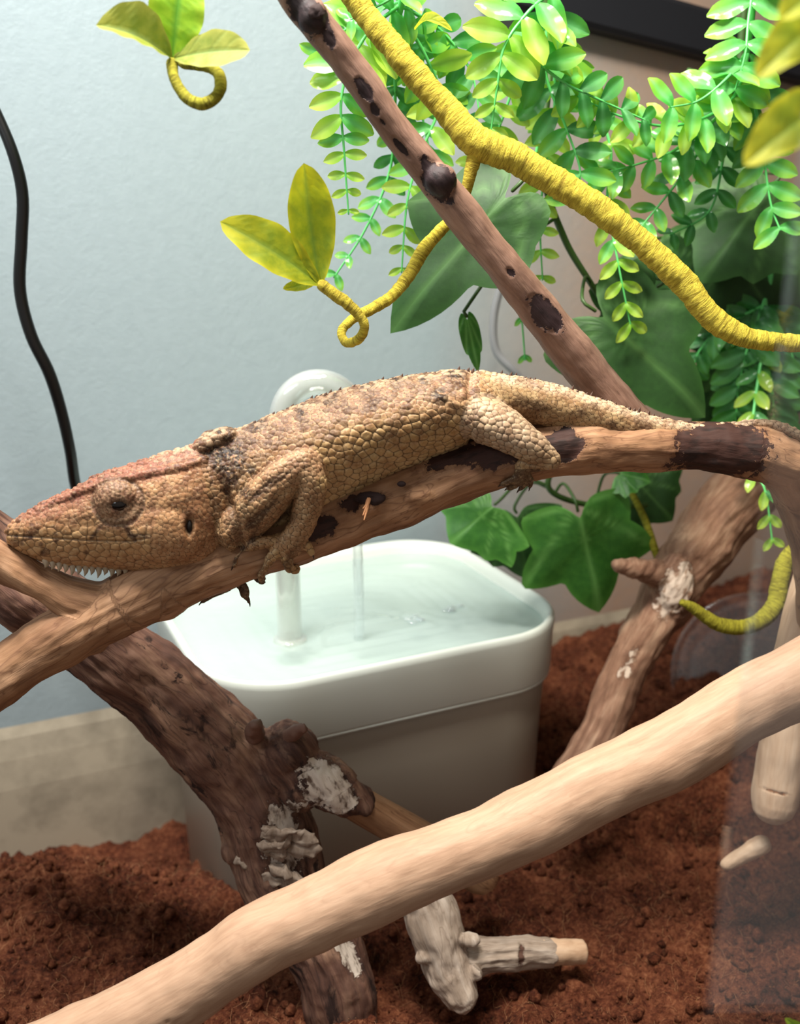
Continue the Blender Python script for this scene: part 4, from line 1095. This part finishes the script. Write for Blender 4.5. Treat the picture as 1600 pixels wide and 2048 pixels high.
    # --- colours of the skin, darker in its folds and creases
    def col(h): return np.array(lin(h))
    E0 = (np.hypot(x - 432, y - 884) < 40) & (np.abs(wz) < 60)
    C = np.tile(col('#ab895c'), (len(co), 1))
    def lay(mask, h, f=1.0):
        nonlocal C
        k = (np.clip(mask, 0, 1) * f)[:, None]; C = C * (1 - k) + col(h) * k
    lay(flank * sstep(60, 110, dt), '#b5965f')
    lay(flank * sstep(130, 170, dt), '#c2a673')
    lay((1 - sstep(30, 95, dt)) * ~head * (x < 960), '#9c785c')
    lay(head * 1.0, '#ba9164')
    lay(head * (1 - sstep(15, 75, dt + 30 * perlin(co / 30))), '#95604a')
    lay(head * sstep(320, 400, x) * sstep(0, 60, dt), '#a4754f', .6)
    lay(head * np.exp(-((y - ym - 4) / 30) ** 2) * (x < 300), '#c09a66')
    lay(win, '#8a6240', .6); lay(win * sstep(.05, .35, -fold_n), '#432a1a', .75)
    lay(arm * 1.0, '#9a7452', .7)
    lay(arm * sstep(-20, -90, (y - 1000.0)) , '#a5826a', .6)
    lay(thigh * 1.0, '#b5a084'); lay(thigh * sstep(885, 925, y), '#ab9468', .6)
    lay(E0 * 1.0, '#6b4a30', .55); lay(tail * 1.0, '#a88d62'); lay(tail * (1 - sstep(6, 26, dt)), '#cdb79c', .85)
    lay(tail * (perlin(np.stack([x / 38, y / 60, wz / 60], 1)) > .12) * sstep(8, 30, dt), '#7d5a38', .65)
    ctr = np.exp(-(d1 / (cr * .5)) ** 2)
    lay(ctr * (1 - sstep(70, 120, dt)) * (x > 430) * (x < 950) * (crnd > .3), '#6d4a36', .6)
    lay((1 - sstep(.5, .9, d1 / cr)) * 0 + sstep(.55, .85, d1 / cr) * (edge > .25) * (x > 430) * (x < 1000), '#cdb083', .45)
    # per-scale mottling and dark blotches of the back
    bl = perlin(co / 32 + 5)
    lay((crnd < .28) * (dt < 95) * (x > 420) * (x < 960) * 1.0, '#5b3b29', .55)
    lay((crnd > .88) * (x < 420) * (dt < 110), '#4a2a20', .6)
    lay(sstep(.15, .4, bl) * (dt < 60) * ~head, '#4b3022', .55)
    for bx, by, br in ((444, 880, 34), (448, 915, 26), (470, 905, 24), (436, 925, 18), (462, 960, 20), (500, 940, 14), (515, 848, 20), (660, 793, 20), (790, 758, 22), (912, 744, 24), (490, 985, 14), (425, 900, 18), (452, 935, 16), (478, 930, 14), (448, 985, 12), (600, 822, 16), (735, 775, 16), (850, 760, 16), (880, 790, 18)):
        lay(np.exp(-(((x - bx) ** 2 + (y - by) ** 2) / br ** 2) ** 2) * (fbm(co / 9, 2) > -.3), '#22120b', .92)
    lay(sstep(.1, .4, perlin(np.stack([(x * .75 + y * .65) / 17, (x - y) / 120, wz / 60], 1)) * -1) * sh, '#432a1a', .8)
    for (ax, ay, bx, by, wd) in ((183, 1076, 202, 1052, 4.5), (242, 1040, 268, 1078, 6.5), (258, 1070, 300, 1074, 4), (215, 1040, 262, 1046, 4)):
        t_ = np.clip(((x - ax) * (bx - ax) + (y - ay) * (by - ay)) / ((bx - ax) ** 2 + (by - ay) ** 2), 0, 1)
        d_ = np.hypot(x - ax - t_ * (bx - ax), y - ay - t_ * (by - ay)); lay(np.exp(-(d_ / wd) ** 4) * (np.abs(wz) > 20), '#3f2416', .85)
    for sx, sy in ((31, 1073), (44, 1086), (62, 1076), (64, 1050), (82, 1088), (112, 1068), (172, 1104), (112, 1082), (85, 1104)):
        lay(np.exp(-(((x - sx) ** 2 + (y - sy) ** 2) / 30) ** 2), '#4a2a1c', .8)
    lay(np.where(eye_z, (er < 1.1) * 1.0, 0), '#9a7c60', .8); lay(np.where(eye_z, np.exp(-((er - 1.02) / .09) ** 2), 0), '#4a3020', .6); lay(np.where(eye_z, (er < .95) * (y < 1003) * sstep(.3, .9, -np.cos(np.arctan2(y - 1060, x - 240) * 46)), 0), '#4f3626', .5)
    lay(np.where(eye_z, np.exp(-alm ** 2), 0), '#20120c', .9)
    lay(mouth, '#3a2216', .55)
    lay(np.where(wz > 0, np.exp(-ear ** 2), 0), '#170b07', .95)
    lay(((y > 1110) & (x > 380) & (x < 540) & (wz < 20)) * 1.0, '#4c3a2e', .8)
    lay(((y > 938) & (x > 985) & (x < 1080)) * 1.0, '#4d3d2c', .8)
    lay((np.abs(dneck - 26) < 10) * side * (y > 940), '#4a2f1c', .5)
    lay(sstep(.05, .45, perlin(np.stack([x / 55, y / 26, wz / 50], 1) + 3)) * (dt < 120) * ~head * (x < 950) * (crnd < .75), '#6a4a36', .6)
    lay(sstep(.05, .4, perlin(co / 24 + 11)) * head * (y < 1060), '#7d5440', .5)
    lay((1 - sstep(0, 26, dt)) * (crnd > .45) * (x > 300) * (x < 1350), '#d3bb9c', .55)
    C = C * (0.84 + .30 * crnd[:, None])
    C = C * .93 + C.mean(1)[:, None] * .07
    C = C * np.array([1.10, 1.04, 1.0])
    me2 = me
    set_co(me2, to_world(new))
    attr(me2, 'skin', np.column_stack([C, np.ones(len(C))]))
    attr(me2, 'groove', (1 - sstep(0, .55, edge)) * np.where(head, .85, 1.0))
    attr(me2, 'cell', crnd)
    # make sure faces look outward after the change of handedness
    bm = bmesh.new(); bm.from_mesh(me2); bmesh.ops.recalc_face_normals(bm, faces=bm.faces); bm.to_mesh(me2); bm.free()
    b0 = np.array(P(640, 1030, YP(640)))
    root = empty('lizard', tuple(b0), label='scaly tan and brown lizard resting along the perch branch with eyes half shut', category='lizard')
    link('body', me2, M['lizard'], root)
    def px_obj(name, V, F, mat):
        return obj(name, to_world(V), F, mat, root)
    for sg in (1, -1):
        V, F = E((ex, ey, 66 * sg), 18, 11.5, 9); px_obj('eye', V, F, M['eye'])
        V, F = E((379, 1053, 74 * sg), 5, 13, 7); px_obj('ear_opening', V, F, M['hole'])
    # spines of the back, one ragged row
    parts = []
    for xx in np.arange(470, 1330, 9.5):
        ty = np.interp(xx, [450, 510, 570, 650, 740, 830, 905, 955, 1060, 1150, 1250, 1330], [868, 845, 819, 790, 766, 750, 741, 743, 758, 781, 815, 838])
        hgt = RNG.uniform(1, 4) if RNG.uniform() < .75 else RNG.uniform(5, 10)
        if xx < 620: hgt *= .6
        z = RNG.normal(0, 5)
        parts.append(tube(np.array([(xx, ty + 5, z), (xx + .8, ty - hgt * .4, z), (xx + 3, ty - hgt, z)]), [4.5, 3, .6], 7))
    V, F = join(parts); px_obj('dorsal_crest', V, F, M['spike'])
    for k, xx in enumerate(np.linspace(92, 250, 13)):
        yb = np.interp(xx, [90, 160, 250], [1127, 1134, 1141]); h = (9 + 11 * math.sin(math.pi * k / 12)) * RNG.uniform(.7, 1.1)
        V, F = tube(np.array([(xx, yb - 5, 14), (xx + 1, yb + h * .5, 16), (xx - 2, yb + h, 16)]), [8.5, 4.6, .6], 10); px_obj('chin_scale', V, F, M['tooth'])
    def claw(p, d, l=12, r=3.8):
        p = np.array(p, float); d = np.array(d, float); d /= np.linalg.norm(d); dn = np.array([-.2, .6, -.4])
        V, F = tube(spline([p - d * 4, p + d * l * .5, p + d * l * .8 + dn * l * .35], 8), np.linspace(r, .7, 8), 8); px_obj('claw', V, F, M['claw'])
    for f in fingers + far + toes:
        a = np.array(f[-1][:3]); b = np.array(f[-2][:3]); claw(a, a - b)
build_lizard()
